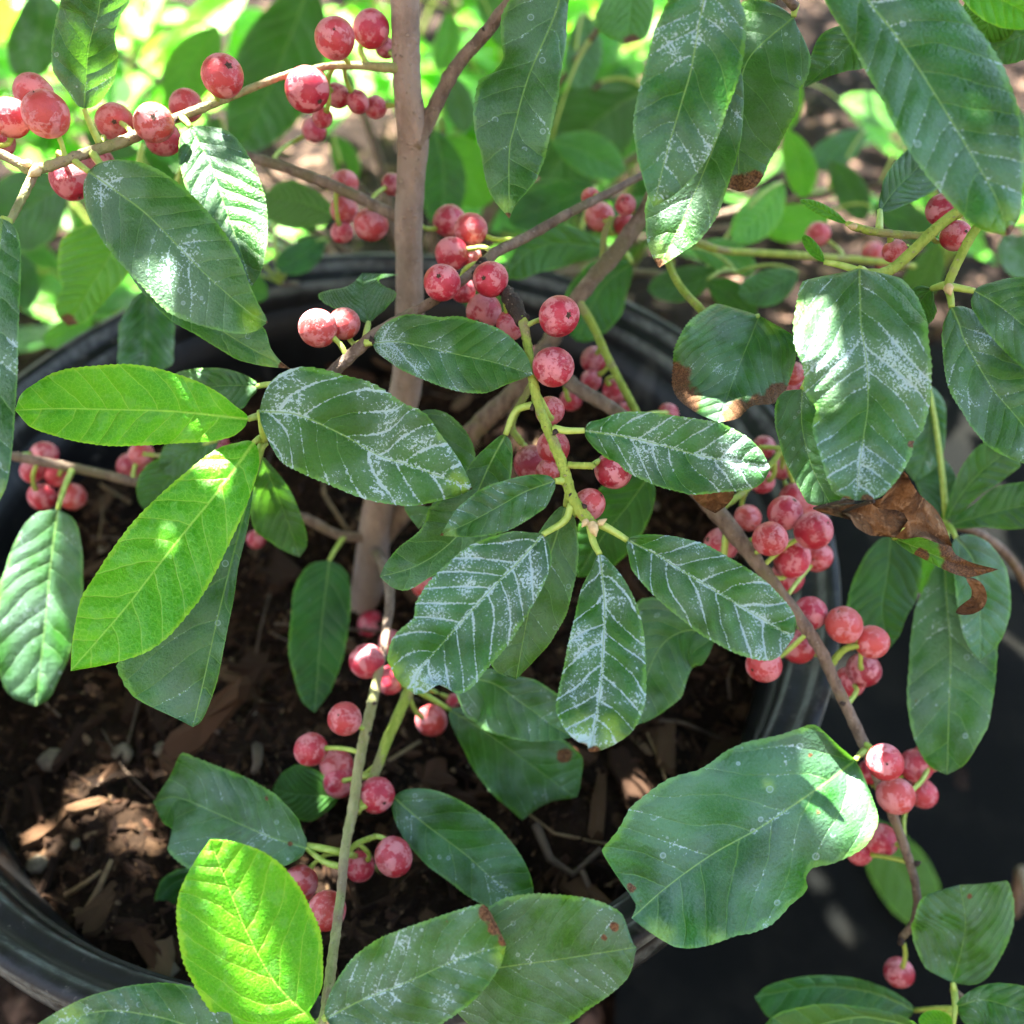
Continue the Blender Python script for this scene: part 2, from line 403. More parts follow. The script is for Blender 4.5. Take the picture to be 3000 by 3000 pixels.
# crumbs and fine bark fibres, too many to count
def build_crumbs(name, n, area, hfun, lab, smin, smax):
    V = []; Fc = []
    for _ in range(n):
        x, y = area(); s = smin*(smax/smin)**rng.random(); L = s*rng.uniform(.6, 3.2)
        a = rng.random()*6.283; c, sn = math.cos(a), math.sin(a); z = hfun(x, y) + s*.25
        b = len(V); tz = rng.uniform(-.4, .4)*L
        for (p, q, r) in ((-1, -.5, 0), (-.9, .5, .1), (1, .45, 0), (.9, -.5, .2), (-.5, 0, .8), (.55, .05, .7)):
            lx, ly = p*L, q*s*rng.uniform(.7, 1.2)
            V.append((x+lx*c-ly*sn, y+lx*sn+ly*c, z+r*s*rng.uniform(.6, 1.1)+tz*p*.5))
        Fc += [(b, b+1, b+4), (b+1, b+2, b+5, b+4), (b+2, b+3, b+5), (b+3, b, b+4, b+5)]
    o = link(name, mesh(name, V, Fc, False), None, M_CRUMB)
    tag(o, lab[0], lab[1], kind='stuff')
def mk_crumb():
    g = G('bark_crumb'); P = g.pos(); n = g.noise(P, 160, 2); n2 = g.noise(P, 900, 3)
    c = g.mix(g.ss(.4, .62, n), (.010, .006, .0038), (.042, .023, .012)); c = g.mix(g.ss(.62, .7, g.noise(P, 330, 1)), c, (.13, .085, .045))
    return g.done(g.bsdf(g.mix(g.ss(.4, .7, n2, 0, .5), c, (.02, .012, .01)), .9, Specular_IOR_Level=.08))
M_CRUMB = mk_crumb()
def disk():
    r = .128*math.sqrt(rng.random()); a = rng.random()*6.283; return r*math.cos(a), r*math.sin(a)
def yard():
    while True:
        x, y = rng.uniform(-.75, .85), rng.uniform(-.25, 1.5)
        if x*x+y*y > .017 and not (x > .12 and y < .36): return x, y
build_crumbs('soil_crumbs', 3800, disk, soil_h, ('fine bark crumbs and fibres strewn over the potting soil', 'mulch'), .0006, .0026)
build_crumbs('mulch_crumbs', 5200, yard, lambda x, y: disp(x, y)-.004, ('fine mulch fragments strewn over the brown ground', 'mulch'), .0015, .006)

def stick(pts, r, label, mat, nm='stick', cat='stick', group=None):
    o = link(nm, tube_mesh(nm, [Vector(p) for p in pts], np.linspace(r, r*.6, len(pts)), 6, .35), None, mat); place(o, Vector(pts[0])); return tag(o, label, cat, group)

def chip_mesh(i):
    r = random.Random(100+i); n = 11; L = r.uniform(.8, 1.05); W = r.uniform(.16, .5); T = r.uniform(.07, .16); bend = r.uniform(-.25, .25); tw = r.uniform(-.5, .5)
    ring = []
    for k in range(n):
        a = 2*math.pi*k/n + r.uniform(-.2, .2); q = r.uniform(.72, 1.15)
        ring.append((math.copysign(abs(math.cos(a))**.6, math.cos(a))*L*q, math.sin(a)*W*r.uniform(.7, 1.15)))
    zz = lambda x, y: bend*x*x + tw*x*y
    V = [(x, y, zz(x, y)-T*r.uniform(.5, 1)) for x, y in ring] + [(x*r.uniform(.8, .98), y*.86, zz(x, y)+T*r.uniform(.2, 1.3)) for x, y in ring] + [(0, 0, T*1.1), (0, 0, -T)]
    Fc = [(k, (k+1) % n, n+(k+1) % n, n+k) for k in range(n)] + [(n+k, n+(k+1) % n, 2*n) for k in range(n)] + [((k+1) % n, k, 2*n+1) for k in range(n)]
    me = mesh('bark_chip', V, Fc, False); me.materials.append(M_CHIP); return me
CH = [chip_mesh(i) for i in range(9)]
def put_chip(x, y, z, s, label, group, rz=None, tilt=.35):
    o = bpy.data.objects.new('bark_chip', rng.choice(CH)); col.objects.link(o)
    o.location = (x, y, z); o.scale = (s, s*rng.uniform(.5, 1.2), s*rng.uniform(.6, 1.2))
    o.rotation_euler = (rng.uniform(-tilt, tilt), rng.uniform(-tilt, tilt), rng.random()*6.28 if rz is None else rz)
    tag(o, label, 'bark chip', group)
for i in range(150):
    x, y = disk(); s = rng.choice((.003, .004, .005, .006, .007, .010, .013))
    put_chip(x, y, soil_h(x, y)+s*.12, s, 'weathered bark chip lying on the potting soil in the pot', 'bark chips on the potting soil')
for (x_, y_, s_) in ((620,2150,.017),(560,2290,.012),(200,2180,.011),(460,2090,.010),(110,2400,.009),(120,2560,.009),(300,2650,.010),(420,2760,.010),(1850,2280,.016),(1750,2380,.013),(1950,2200,.012),(1250,2250,.010),(1400,2560,.009),(720,2620,.010),(650,1980,.009),(1180,2380,.010),(60,2300,.008),(250,2350,.008)):
    t_ = (SOIL_Z - CAM.z)/(U(x_, y_, 1.0) - CAM).z; q_ = CAM + (U(x_, y_, 1.0) - CAM)*t_
    put_chip(q_.x, q_.y, soil_h(q_.x, q_.y)+s_*.15, s_, 'large brown bark chunk half sunk in the potting soil', 'large bark chunks in the pot', tilt=.25)
for i in range(130):
    x, y = yard(); s = rng.uniform(.006, .020)
    put_chip(x, y, disp(x, y)-.003+s*.1, s, 'mulch chip lying on the ground around the pot', 'mulch chips on the ground')

def soil_at(x, y, lift=.002):
    """where the line of sight through a frame position meets the soil"""
    dv = U(x, y, 1.0) - CAM; t = (SOIL_Z - CAM.z)/dv.z; q = CAM + dv*t
    return Vector((q.x, q.y, soil_h(q.x, q.y) + lift))
M_STRAW = make_simple('dry_straw', (.12, .075, .03), (.22, .15, .065), 300, .8)
M_PERL = make_simple('perlite', (.09, .07, .045), (.17, .14, .09), 500, .9)
M_WOOD = make_simple('pale_wood', (.05, .032, .018), (.10, .068, .04), 150, .85)
stick([soil_at(220, 2705), soil_at(285, 2610), soil_at(345, 2545, .006)], .0012, 'long straw coloured stick lying on the soil near the pot wall', M_STRAW)
stick([soil_at(180, 2610), soil_at(250, 2580), soil_at(300, 2560, .003)], .0009, 'short yellowish stick lying on the soil', M_STRAW)
stick([soil_at(765, 2210), soil_at(772, 2280, .005), soil_at(765, 2310, .006)], .0016, 'pale broken stick upright in the soil beside the berries', M_WOOD)
stick([soil_at(1570, 2420), soil_at(1610, 2520, .005), soil_at(1680, 2560, .003), soil_at(1760, 2500, .003)], .0013, 'bent tan stick on the soil beside the big ragged leaf', M_WOOD)
stick([soil_at(1700, 2540), soil_at(1750, 2640, .003)], .0011, 'short tan stick on the soil by the far pot wall', M_WOOD)
stick([soil_at(1900, 2130), soil_at(2000, 2120, .004), soil_at(2120, 2130, .002)], .0007, 'thin brown root fibre lying on the soil', M_WOOD, cat='root')
for k in range(60):
    x, y = disk(); a = rng.random()*6.28; L = rng.uniform(.006, .022); b = a+rng.uniform(-.5, .5)
    P = [Vector((x, y, soil_h(x, y)+.0015)), Vector((x+L*math.cos(a), y+L*math.sin(a), 0)), Vector((x+L*math.cos(a)+L*.8*math.cos(b), y+L*math.sin(a)+L*.8*math.sin(b), 0))]
    if any(p.x**2+p.y**2 > .0158 for p in P): continue
    for p in P[1:]: p.z = soil_h(p.x, p.y) + rng.uniform(.001, .003)
    stick(P, rng.uniform(.0003, .0009), 'thin dry root or twig fibre lying on the potting soil', rng.choice((M_WOOD, M_STRAW, M_WOOD)), 'root_fibre', 'fibre', 'root fibres on the potting soil')
def lump(p, r, label, mat, nm, cat, group=None):
    V = []; Fc = []; n = 7
    for i, (h, q) in enumerate(((-.7, .6), (0, 1), (.6, .75), (.85, .2))):
        for k in range(n): V.append(p + Vector((math.cos(6.283*k/n)*q*r*rng.uniform(.7, 1.25), math.sin(6.283*k/n)*q*r*rng.uniform(.7, 1.25), h*r*.7)))
    for i in range(3):
        for k in range(n): Fc.append((i*n+k, i*n+(k+1) % n, (i+1)*n+(k+1) % n, (i+1)*n+k))
    Fc.append(tuple(3*n+k for k in range(n)))
    tag(place(link(nm, mesh(nm, V, Fc), None, mat), p), label, cat, group)
for (x, y, r) in ((345,2185,.0036),(130,2205,.0042),(85,2505,.0030),(465,2180,.0026),(210,2460,.0018),(700,2330,.003),(330,2880,.0035),(480,2830,.003)):
    lump(soil_at(x, y, .001), r, 'pale pumice grain lying on the dark potting soil', M_PERL, 'pumice_grain', 'pebble', 'pumice grains on the soil')
for k in range(16):
    x, y = disk(); lump(Vector((x, y, soil_h(x, y)+.0005)), rng.uniform(.0007, .0022), 'pale pumice grain lying on the dark potting soil', M_PERL, 'pumice_grain', 'pebble', 'pumice grains on the soil')

# ------------------------------------------------------------------ plant parts
class Plant:
    def __init__(s, name, loc, label, cat='shrub', group=None):
        s.root = tag(empty(name, loc), label, cat, group); s.samples = []      # (point, radius, frame x, frame y)

def to_frame(p):
    v = p - CAM; d = v.dot(F_)
    return HALF + FPX*v.dot(X_)/d, HALF + FPX*v.dot(D_)/d

def branch(pl, pts, mat, name='branch', seg=9, rough=.16, n=None, bumps=0):
    """pts: (x, y, distance, width) along the stem"""
    Q = catmull(pts, n or max(12, len(pts)*9))
    P = [U(*q[:3]) for q in Q]; rad = [max(q[3], 4)*.5/FPX*q[2] for q in Q]
    if bumps:
        for i in range(len(rad)): rad[i] *= 1 + bumps*max(0, math.sin(i*2.1+pts[0][0]))*rng.random()
    for p, r, q in zip(P, rad, Q): pl.samples.append((p, r, q[0], q[1]))
    o = link(name, tube_mesh(name, P, rad, seg, rough), pl.root, mat); return place(o, P[0])

def stem3(pl, P, r0, r1, mat, name='stem', n=16, seg=7):
    """a stem through points of the place itself"""
    Q = catmull([tuple(p) for p in P], n); rad = np.linspace(r0, r1, n)
    for p, r in zip(Q, rad): pl.samples.append((Vector(p), r) + to_frame(Vector(p)))
    return place(link(name, tube_mesh(name, [Vector(q) for q in Q], rad, seg, .1), pl.root, mat), Vector(Q[0]))

def petiole(pl, parent, a, b, r, mat, name='leaf_stalk', bend=.15):
    a, b = Vector(a), Vector(b); L = (b-a).length; sag = Vector((0, 0, 1))*L*bend
    P = [a.lerp(b, t) + sag*(4*t*(1-t)) for t in np.linspace(0, 1, 8)]
    o = bpy.data.objects.new(name, tube_mesh(name, P, [r*(1.35-.45*t) for t in np.linspace(0, 1, 8)], 6, .06)); col.objects.link(o)
    o.data.materials.append(mat); place(o, P[0])
    o.parent = parent; o.matrix_parent_inverse = Matrix.Translation(-parent.location)
    # parent itself hangs under the plant root; its world place equals its location
    return o

def nearest(pl, x, y, p=None):
    if p is None: return min(pl.samples, key=lambda s: (s[2]-x)**2 + (s[3]-y)**2)
    return min(pl.samples, key=lambda s: (s[0]-p).length_squared)

def leaf(pl, mid, d, o=None, w=None, res=.3, young=0.0, olive=None, tilt=None, fold=None, bow=None, wave=.25, veins=None,
         pt=None, br=(), ye=(), nu=132, nv=18, shape=(.75, .62), serr=.032, point=1.0, lines=.26, label=None, mat=None, auto=True, reach=.07, name='leaf', quilt=.00030, pr=None):
    """mid: midrib from base to tip; o: outline points; d: distance at base and tip"""
    r = random.Random(int(mid[0][0]*7+mid[-1][1]*3))
    if olive is None: olive = random.Random(int(mid[0][0]+mid[-1][0]*13)).uniform(.0, .5)
    if tilt is None: tilt = r.uniform(-.35, .35)
    if fold is None: fold = r.uniform(.10, .22)
    if bow is None: bow = r.uniform(-.03, .02)
    u = np.linspace(0, 1, nu); C = catmull(mid, 240)
    T = np.gradient(C, axis=0); T /= np.linalg.norm(T, axis=1)[:, None]; Nn = np.c_[-T[:, 1], T[:, 0]]
    s = np.r_[0, np.cumsum(np.linalg.norm(np.diff(C, axis=0), axis=1))]; L = s[-1]
    if o is not None:
        A, B = [(0, 0)], [(0, 0)]
        for q in o:
            q = np.array(q, float); k = int(np.argmin(((C-q)**2).sum(1))); h = float((q-C[k])@Nn[k])
            uu = s[k]/L
            if k == 0: uu = .012
            if k == len(C)-1: uu = .988
            (A if h > 0 else B).append((uu, abs(h)))
        W = []
        for lst in (A, B):
            lst.append((1, 0)); lst.sort(); c = [lst[0]]
            for a in lst[1:]:
                if a[0]-c[-1][0] > .010: c.append(a)
            if c[-1][0] < 1: c[-1] = (1, 0)
            if len(c) < 3: c = [(0, 0), (.5, 60), (1, 0)]
            round_ = np.sqrt(np.maximum(pchip([a[0] for a in c], [a[1]**2 for a in c], u), 0))
            sharp = np.maximum(pchip([a[0] for a in c], [a[1] for a in c], u), 0)
            f = sstep(.55, .8, u)*point; W.append(round_*(1-f) + sharp*f)
        wa, wb = W
    else:
        a, b = shape; base = (u**a)*((1-u)**b); base /= base.max(); wa = wb = base*w*.5
    sr = serr*np.abs(((u*r.uniform(30, 38)) % 1)-.2)
    sw = 1 + .02*np.sin(u*9+r.random()*6) + sr
    wa = wa*sw; wb = wb*(1 + .02*np.sin(u*8+r.random()*6) + sr)
    Cx = np.c_[np.interp(u, s/L, C[:, 0]), np.interp(u, s/L, C[:, 1])]; Nx = np.c_[np.interp(u, s/L, Nn[:, 0]), np.interp(u, s/L, Nn[:, 1])]
    v = np.linspace(-1, 1, nv+1); v = np.sign(v)*np.abs(v)**.85
    dm = d[0] + (d[1]-d[0])*u; Lw = L/FPX*.5*(d[0]+d[1])                    # real length
    VV = np.broadcast_to(v, (nu, nv+1)); UU = np.repeat(u[:, None], nv+1, 1)
    Wd = np.where(VV > 0, VV*wa[:, None], VV*wb[:, None])                     # signed frame offset from the midrib
    PX = Cx[:, None, :] + Nx[:, None, :]*Wd[:, :, None]
    wr = Wd/FPX*dm[:, None]                                                   # the same in metres
    nvn = veins or r.choice((7.5, 8.2, 9.0))
    y = wr/Lw; ay = np.abs(y); ph = (UU-.72*ay-1.1*ay*ay)*nvn
    j1, j2, j3 = r.random()*6, r.random()*6, r.uniform(4, 7)
    ph = ph + .30*np.sin(UU*j3+j1) + .13*np.sin(UU*17+j2) + np.where(VV > 0, 1, -1)*np.minimum(1, np.abs(VV)*3)*.16*np.sin(UU*9+j2*2)
    qv = np.sqrt(np.abs(np.sin(np.pi*(ph+.5+.17*np.sign(y)))))
    dep = dm[:, None] + tilt*wr - fold*np.abs(wr)*(1-.55*np.abs(VV)) + bow*Lw*4*UU*(1-UU)
    dep = dep - quilt*qv*np.minimum(1, np.abs(VV)*6)*np.minimum(1, (1-np.abs(VV))*5)
    p1, p2 = r.random()*6, r.random()*6
    dep = dep + wave*.012*np.abs(VV)**2*np.sin(UU*r.uniform(7, 12)+p1+np.sign(VV)*p2)*(wa.max()+wb.max())/FPX*4
    X3 = np.array(X_); D3 = np.array(D_); F3 = np.array(F_)
    W3 = np.array(CAM) + ((PX[..., 0]-HALF)/FPX*dep)[..., None]*X3 + ((PX[..., 1]-HALF)/FPX*dep)[..., None]*D3 + dep[..., None]*F3
    base = Vector(W3[0, (nv+1)//2])
    V = (W3 - np.array(base)).reshape(-1, 3); n = nv+1
    Fc = [(i*n+j, i*n+j+1, (i+1)*n+j+1, (i+1)*n+j) for i in range(nu-1) for j in range(nv)]
    me = mesh(name, V, Fc)
    uvl = me.uv_layers.new(name='along'); li = np.zeros(len(me.loops), int); me.loops.foreach_get('vertex_index', li)
    uvv = np.c_[UU.ravel(), y.ravel()]; uvl.data.foreach_set('uv', uvv[li].ravel())
    def put(nm, arr):
        a = me.attributes.new(nm, 'FLOAT', 'POINT'); a.data.foreach_set('value', arr.ravel().astype(np.float32))
    def discs(L_):
        A = np.zeros(PX.shape[:2])
        for (cx, cy, cr) in L_: A = np.maximum(A, np.clip(1.0 - .5*np.hypot(PX[..., 0]-cx, PX[..., 1]-cy)/cr, 0, 1))
        return A
    put('phase', ph); put('edge', np.abs(VV)); put('brown', discs(br)); put('yellow', discs(ye))
    ob = link(name, me, pl.root, mat or M_LEAF); ob.location = base
    ob['residue'] = float(res); ob['young'] = float(young); ob['lines'] = float(lines); ob['olive'] = float(olive)
    if label: ob['label'] = label
    rp = pr or .0007
    PM = M_KNOB if mat is not None else M_PET
    if mat is not None: rp = .00035
    if pt:
        Q = [U(*q) for q in pt] if isinstance(pt, list) else [U(*pt)]
        pts = Q + [base]
        if len(pts) > 2:
            C3 = catmull([tuple(p) for p in pts], 12); t = tube_mesh('leaf_stalk', [Vector(c) for c in C3], np.linspace(rp*1.25, rp*.9, 12), 7, .06)
            so_ = bpy.data.objects.new('leaf_stalk', t); col.objects.link(so_); t.materials.append(PM); place(so_, Vector(C3[0]))
            so_.parent = ob; so_.matrix_parent_inverse = Matrix.Translation(-base)
        else: petiole(pl, ob, pts[0], base, rp, PM, bend=.04)
    elif auto and pl.samples:
        q = nearest(pl, 0, 0, base)
        if .0015 < (q[0]-base).length < reach: petiole(pl, ob, q[0], base, rp, M_PET)
    return ob

# ---- berries: a few shared shapes, with a dimple at the far end and a hollow where the stalk enters
def berry_mesh(i):
    r = random.Random(50+i); nu_, nv_ = 28, 18; V = []; Fc = []
    k1, k2, k3 = r.uniform(.94, 1.04), r.random()*6, r.random()*6
    for j in range(nv_+1):
        th = math.pi*j/nv_
        for k in range(nu_):
            a = 2*math.pi*k/nu_
            q = 1 + .012*math.sin(2*a+k2)*math.sin(th) + .010*math.sin(3*a+k3)*math.sin(th)
            q *= 1 - .07*math.exp(-(th/.20)**2) - .06*math.exp(-((math.pi-th)/.22)**2)
            V.append((q*math.sin(th)*math.cos(a), q*math.sin(th)*math.sin(a), q*math.cos(th)*k1))
    for j in range(nv_):
        for k in range(nu_): Fc.append((j*nu_+k, (j+1)*nu_+k, (j+1)*nu_+(k+1) % nu_, j*nu_+(k+1) % nu_))
    V = [(x*.0045, y*.0045, z*.0045) for x, y, z in V]
    me = mesh('berry', V, Fc); me.materials.append(M_BERRY); return me
BM = [berry_mesh(i) for i in range(5)]
def scar_mesh():
    V = [(0, 0, .00435)]; n = 10
    for k in range(n):
        a = 2*math.pi*k/n; q = .00105 if k % 2 else .00065
        V.append((q*math.cos(a), q*math.sin(a), .00432 + (.00008 if k % 2 else 0)))
    V.append((0, 0, .0047)); b = len(V)-1
    Fc = [(0, 1+k, 1+(k+1) % n) for k in range(n)]
    for k in range(3):
        a = k*2.1; c = len(V); V += [(.0001*math.cos(a+1.5), .0001*math.sin(a+1.5), .0043), (.0001*math.cos(a-1.5), .0001*math.sin(a-1.5), .0043), (.0003*math.cos(a), .0003*math.sin(a), .0049)]
        Fc.append((c, c+1, c+2))
    me = mesh('scar', V, Fc, False); me.materials.append(M_SCAR); return me
SCAR = scar_mesh()

def berry(pl, x, y, dia, d=None, face=None, real=None):
    real = real or .0088*rng.uniform(.95, 1.05)
    q = nearest(pl, x, y); bd = (q[0]-CAM).dot(F_)
    dd = d or min(max(real*FPX/dia, bd-.014), bd+.014)
    p = U(x, y, dd); rad = dia*.5/FPX*dd; sc = rad/.0045
    q = nearest(pl, x, y, p)
    away = (p-q[0]).normalized(); toc = (CAM-p).normalized()
    rv = Vector((rng.uniform(-1, 1), rng.uniform(-1, 1), rng.uniform(-1, 1)))
    f = (.25 if rng.random() < .5 else .8) if face is None else face
    ax = (away*.75 + toc*f + rv*.35).normalized()
    o = bpy.data.objects.new('berry', rng.choice(BM)); col.objects.link(o)
    o.parent = pl.root; o.matrix_parent_inverse = Matrix.Translation(-pl.root.location)
    rot = ax.to_track_quat('Z', 'Y').to_matrix().to_4x4() @ Matrix.Rotation(rng.random()*6.28, 4, 'Z')
    o.location = p; o.rotation_euler = rot.to_euler(); o.scale = (sc*rng.uniform(.97, 1.03), sc, sc*rng.uniform(.95, 1.10))
    s = bpy.data.objects.new('scar', SCAR); col.objects.link(s); s.parent = o; sq = rng.uniform(.35, .95); s.scale = (sq, sq*rng.uniform(.8, 1.2), 1)
    # stalk built in the berry's own space
    MW = Matrix.LocRotScale(p, rot.to_quaternion(), Vector(o.scale)); inv = MW.inverted()
    a = p - ax*rad*.88; b = q[0]
    L = (b-a).length
    c1 = a - ax*min(L*.45, .006); c2 = b + (a-b).normalized()*L*.2 + Vector((0, 0, .15*L))
    P = []
    for t in np.linspace(0, 1, 9):
        P.append(a*(1-t)**3 + c1*(3*t*(1-t)**2) + c2*(3*t*t*(1-t)) + b*t**3)
    t = tube_mesh('stalk', [inv @ v for v in P], [(.00062 if k else .0008)/sc for k in range(9)], 6, .08)
    t.materials.append(M_PET); so_ = bpy.data.objects.new('stalk', t); col.objects.link(so_); so_.parent = o
    return o

# ================================================================== the berry shrub in the pot
S = Plant('berry_shrub', U(1070, 1800, .327), 'leafy shrub with red berries growing in the black pot')
branch(S, [(1150,-900,.20,58),(1170,-420,.213,72),(1184,-60,.222,83),(1194,259,.232,83),(1210,388,.238,93),(1204,518,.244,84),(1197,673,.25,82),(1200,828,.257,80),(1195,1088,.27,90),(1150,1300,.283,90),(1105,1500,.30,90),(1085,1680,.318,98),(1066,1830,.338,104)], M_TRUNK, 'trunk', 20, .05, 90)
branch(S, [(1215,430,.238,50),(1254,352,.236,46),(1336,197,.230,40),(1430,88,.225,38),(1492,10,.22,36),(1640,-110,.212,34),(1900,-200,.2,32),(2120,-180,.192,30),(2330,20,.205,26)], M_GREY, bumps=.15)
branch(S, [(2120,-180,.192,28),(2440,-190,.178,28),(2800,-160,.18,28),(3100,60,.188,28),(3090,360,.195,28),(2950,500,.2,24),(2850,585,.2,28),(2750,662,.2,32),(2610,790,.2,32),(2530,800,.196,26)], M_GREEN)
branch(S, [(2950,500,.2,22),(2880,640,.198,26),(2840,700,.198,27),(2800,780,.198,27),(2775,840,.198,26)], M_GREEN)
branch(S, [(2745,680,.203,22),(2690,690,.206,22),(2570,680,.208,24),(2500,664,.209,22)], M_GREEN)
branch(S, [(1195,640,.252,40),(1145,626,.252,36),(1000,554,.256,33),(854,497,.26,32),(735,461,.264,30),(560,420,.27,26)], M_GREY, bumps=.12)
branch(S, [(1195,200,.2315,34),(1150,198,.228,30),(1000,191,.229,22),(900,206,.227,19),(828,223,.225,20),(647,295,.221,24),(492,357,.217,29),(362,414,.214,33),(233,455,.210,31),(104,497,.206,30),(40,470,.205,30),(-40,430,.204,24)], M_TAN, bumps=.10)
branch(S, [(104,497,.206,30),(70,570,.203,25),(28,650,.198,22)], M_TAN)
branch(S, [(1960,470,.256,26),(1844,533,.25,22),(1673,621,.238,27),(1543,694,.232,30),(1445,745,.225,32),(1373,807,.22,28),(1269,882,.217,30),(1130,960,.214,34),(1071,1003,.212,36),(970,1095,.212,36),(850,1200,.213,32),(770,1290,.214,26)], M_GREY, bumps=.12)
branch(S, [(1985,420,.255,44),(1895,611,.262,48),(1807,735,.262,50),(1699,864,.262,46),(1600,1020,.266,52),(1507,1150,.272,58),(1400,1250,.28,60),(1250,1420,.295,62),(1110,1580,.312,66)], M_GREY, seg=12, bumps=.1)
branch(S, [(1600,1020,.264,40),(1669,1119,.258,42),(1816,1212,.252,40),(1950,1340,.247,44),(2098,1497,.242,54),(2180,1600,.24,48),(2248,1688,.238,42),(2390,1880,.238,36),(2440,1985,.238,34),(2535,2190,.24,32),(2590,2330,.243,30),(2620,2400,.245,28),(2680,2580,.25,24),(2682,2690,.25,24),(2640,2750,.251,20)], M_GREY, bumps=.15)
branch(S, [(1690,880,.262,30),(1735,950,.26,26),(1777,1042,.258,24),(1862,1205,.256,24),(1900,1290,.255,20)], M_GREEN)
branch(S, [(1930,560,.26,22),(1964,785,.25,22),(2057,910,.235,24),(2140,970,.225,20)], M_GREEN)
branch(S, [(1895,640,.262,24),(2088,725,.275,22),(2217,740,.285,22),(2373,750,.295,22),(2560,765,.31,20),(2680,780,.32,18)], M_GREEN)
branch(S, [(1765,800,.262,22),(1771,690,.264,20),(1790,640,.266,16)], M_GREEN)
branch(S, [(1415,775,.222,36),(1481,854,.215,38),(1517,911,.21,42),(1532,945,.208,34)], M_KNOB, rough=.6, bumps=.5, name='branch', n=26)
branch(S, [(1530,935,.2085,32),(1538,968,.207,28),(1550,1040,.205,26),(1564,1129,.203,29),(1585,1207,.2015,30),(1621,1295,.2,31),(1652,1373,.199,32),(1673,1450,.198,33),(1709,1507,.1975,36),(1742,1542,.197,34)], M_GREEN, seg=12, bumps=.12)
branch(S, [(1665,1362,.1987,22),(1700,1364,.198,20),(1737,1365,.198,22)], M_GREEN)
branch(S, [(1538,1150,.270,26),(1500,1220,.272,24),(1470,1330,.285,22),(1440,1480,.30,20)], M_GREY)
branch(S, [(1560,1120,.232,20),(1500,1240,.236,22),(1530,1300,.236,20)], M_GREEN)
branch(S, [(1088,1600,.311,34),(1120,1650,.29,30),(1142,1740,.272,28),(1130,1860,.26,26),(1108,1980,.2515,27)], M_GREY)
branch(S, [(1112,1950,.2535,26),(1103,2000,.25,28),(1078,2114,.245,30),(1052,2233,.24,31),(1036,2362,.235,32),(1010,2492,.228,28),(999,2621,.218,28),(980,2760,.206,30),(965,2880,.197,32),(952,2975,.190,32),(935,3060,.186,30)], M_TAN, bumps=.15)
branch(S, [(1205,2010,.255,34),(1140,2155,.248,32),(1098,2264,.243,30),(1045,2380,.235,26)], M_GREEN)
branch(S, [(1112,1570,.307,34),(999,1569,.300,30),(890,1518,.295,30),(700,1460,.29,28),(435,1419,.283,28),(248,1378,.278,28),(36,1336,.272,28),(-80,1320,.27,26)], M_GREY)
branch(S, [(2098,1497,.242,24),(2180,1440,.248,20),(2250,1370,.255,18),(2290,1320,.258,16)], M_GREEN)
branch(S, [(2425,1960,.238,24),(2470,1905,.238,20),(2520,1890,.238,18)], M_GREEN)
branch(S, [(1010,2500,.23,20),(1050,2470,.232,18),(1100,2450,.234,18)], M_GREEN)
branch(S, [(700,1460,.29,20),(620,1400,.28,18),(560,1350,.27,16),(420,1330,.27,14)], M_GREEN)

# leaves round the middle twig
leaf(S, [(760,1205),(870,1215),(1000,1272),(1114,1336),(1207,1365),(1383,1432)], (.205,.197), o=[(745,1240),(790,1125),(830,1092),(900,1078),(1000,1101),(1110,1135),(1212,1191),(1290,1272),(1345,1350),(1378,1415),(762,1295),(820,1345),(900,1395),(1000,1437),(1090,1466),(1186,1479),(1290,1465),(1360,1446)],
     lines=.42, res=1.2, tilt=.12, fold=.14, pt=(775,1290,.212), ye=[(1350,1420,38),(1290,1280,14)], br=[(1384,1434,7)], bow=-.02)
leaf(S, [(1092,1005),(1180,1003),(1342,1039),(1450,1062),(1562,1098)], (.2105,.2015), o=[(1094,1020),(1110,965),(1140,940),(1191,921),(1240,922),(1290,928),(1350,928),(1404,945),(1460,965),(1507,999),(1545,1045),(1170,1080),(1248,1116),(1330,1142),(1414,1150),(1500,1120)], res=.95, tilt=-.25, pt=(1071,1005,.211))
leaf(S, [(1712,1262),(1860,1285),(1999,1321),(2078,1341),(2256,1370)], (.199,.194), o=[(1722,1240),(1760,1230),(1830,1208),(1890,1207),(2000,1220),(2090,1235),(2170,1270),(2230,1320),(1722,1290),(1760,1330),(1859,1393),(1940,1425),(2000,1442),(2110,1443),(2207,1430),(2245,1400)], lines=.42, res=1.05, tilt=.15, pt=[(1622,1255,.2),(1660,1262,.199)])
leaf(S, [(1626,1409),(1540,1440),(1466,1481),(1380,1528),(1289,1569)], (.197,.190), o=[(1600,1392),(1569,1391),(1500,1403),(1414,1430),(1350,1480),(1620,1445),(1590,1495),(1543,1525),(1490,1552),(1430,1567),(1350,1573)], res=.85, tilt=.1, pt=(1652,1410,.1985), br=[(1291,1568,8)], ye=[(1320,1560,20)])
leaf(S, [(1590,1567),(1520,1645),(1440,1725),(1305,1875),(1225,1970),(1215,2035)], (.196,.184), o=[(1560,1562),(1497,1559),(1420,1580),(1336,1626),(1270,1690),(1222,1766),(1212,1815),(1160,1860),(1135,1926),(1150,1970),(1606,1590),(1616,1640),(1600,1699),(1570,1760),(1528,1828),(1480,1895),(1424,1957),(1383,2010),(1320,2062),(1279,2074),(1245,2058)],
     lines=.44, res=1.15, tilt=-.15, fold=.10, pt=[(1674,1478,.198),(1655,1525,.1975)], ye=[(1200,2010,55),(1160,1960,40)])
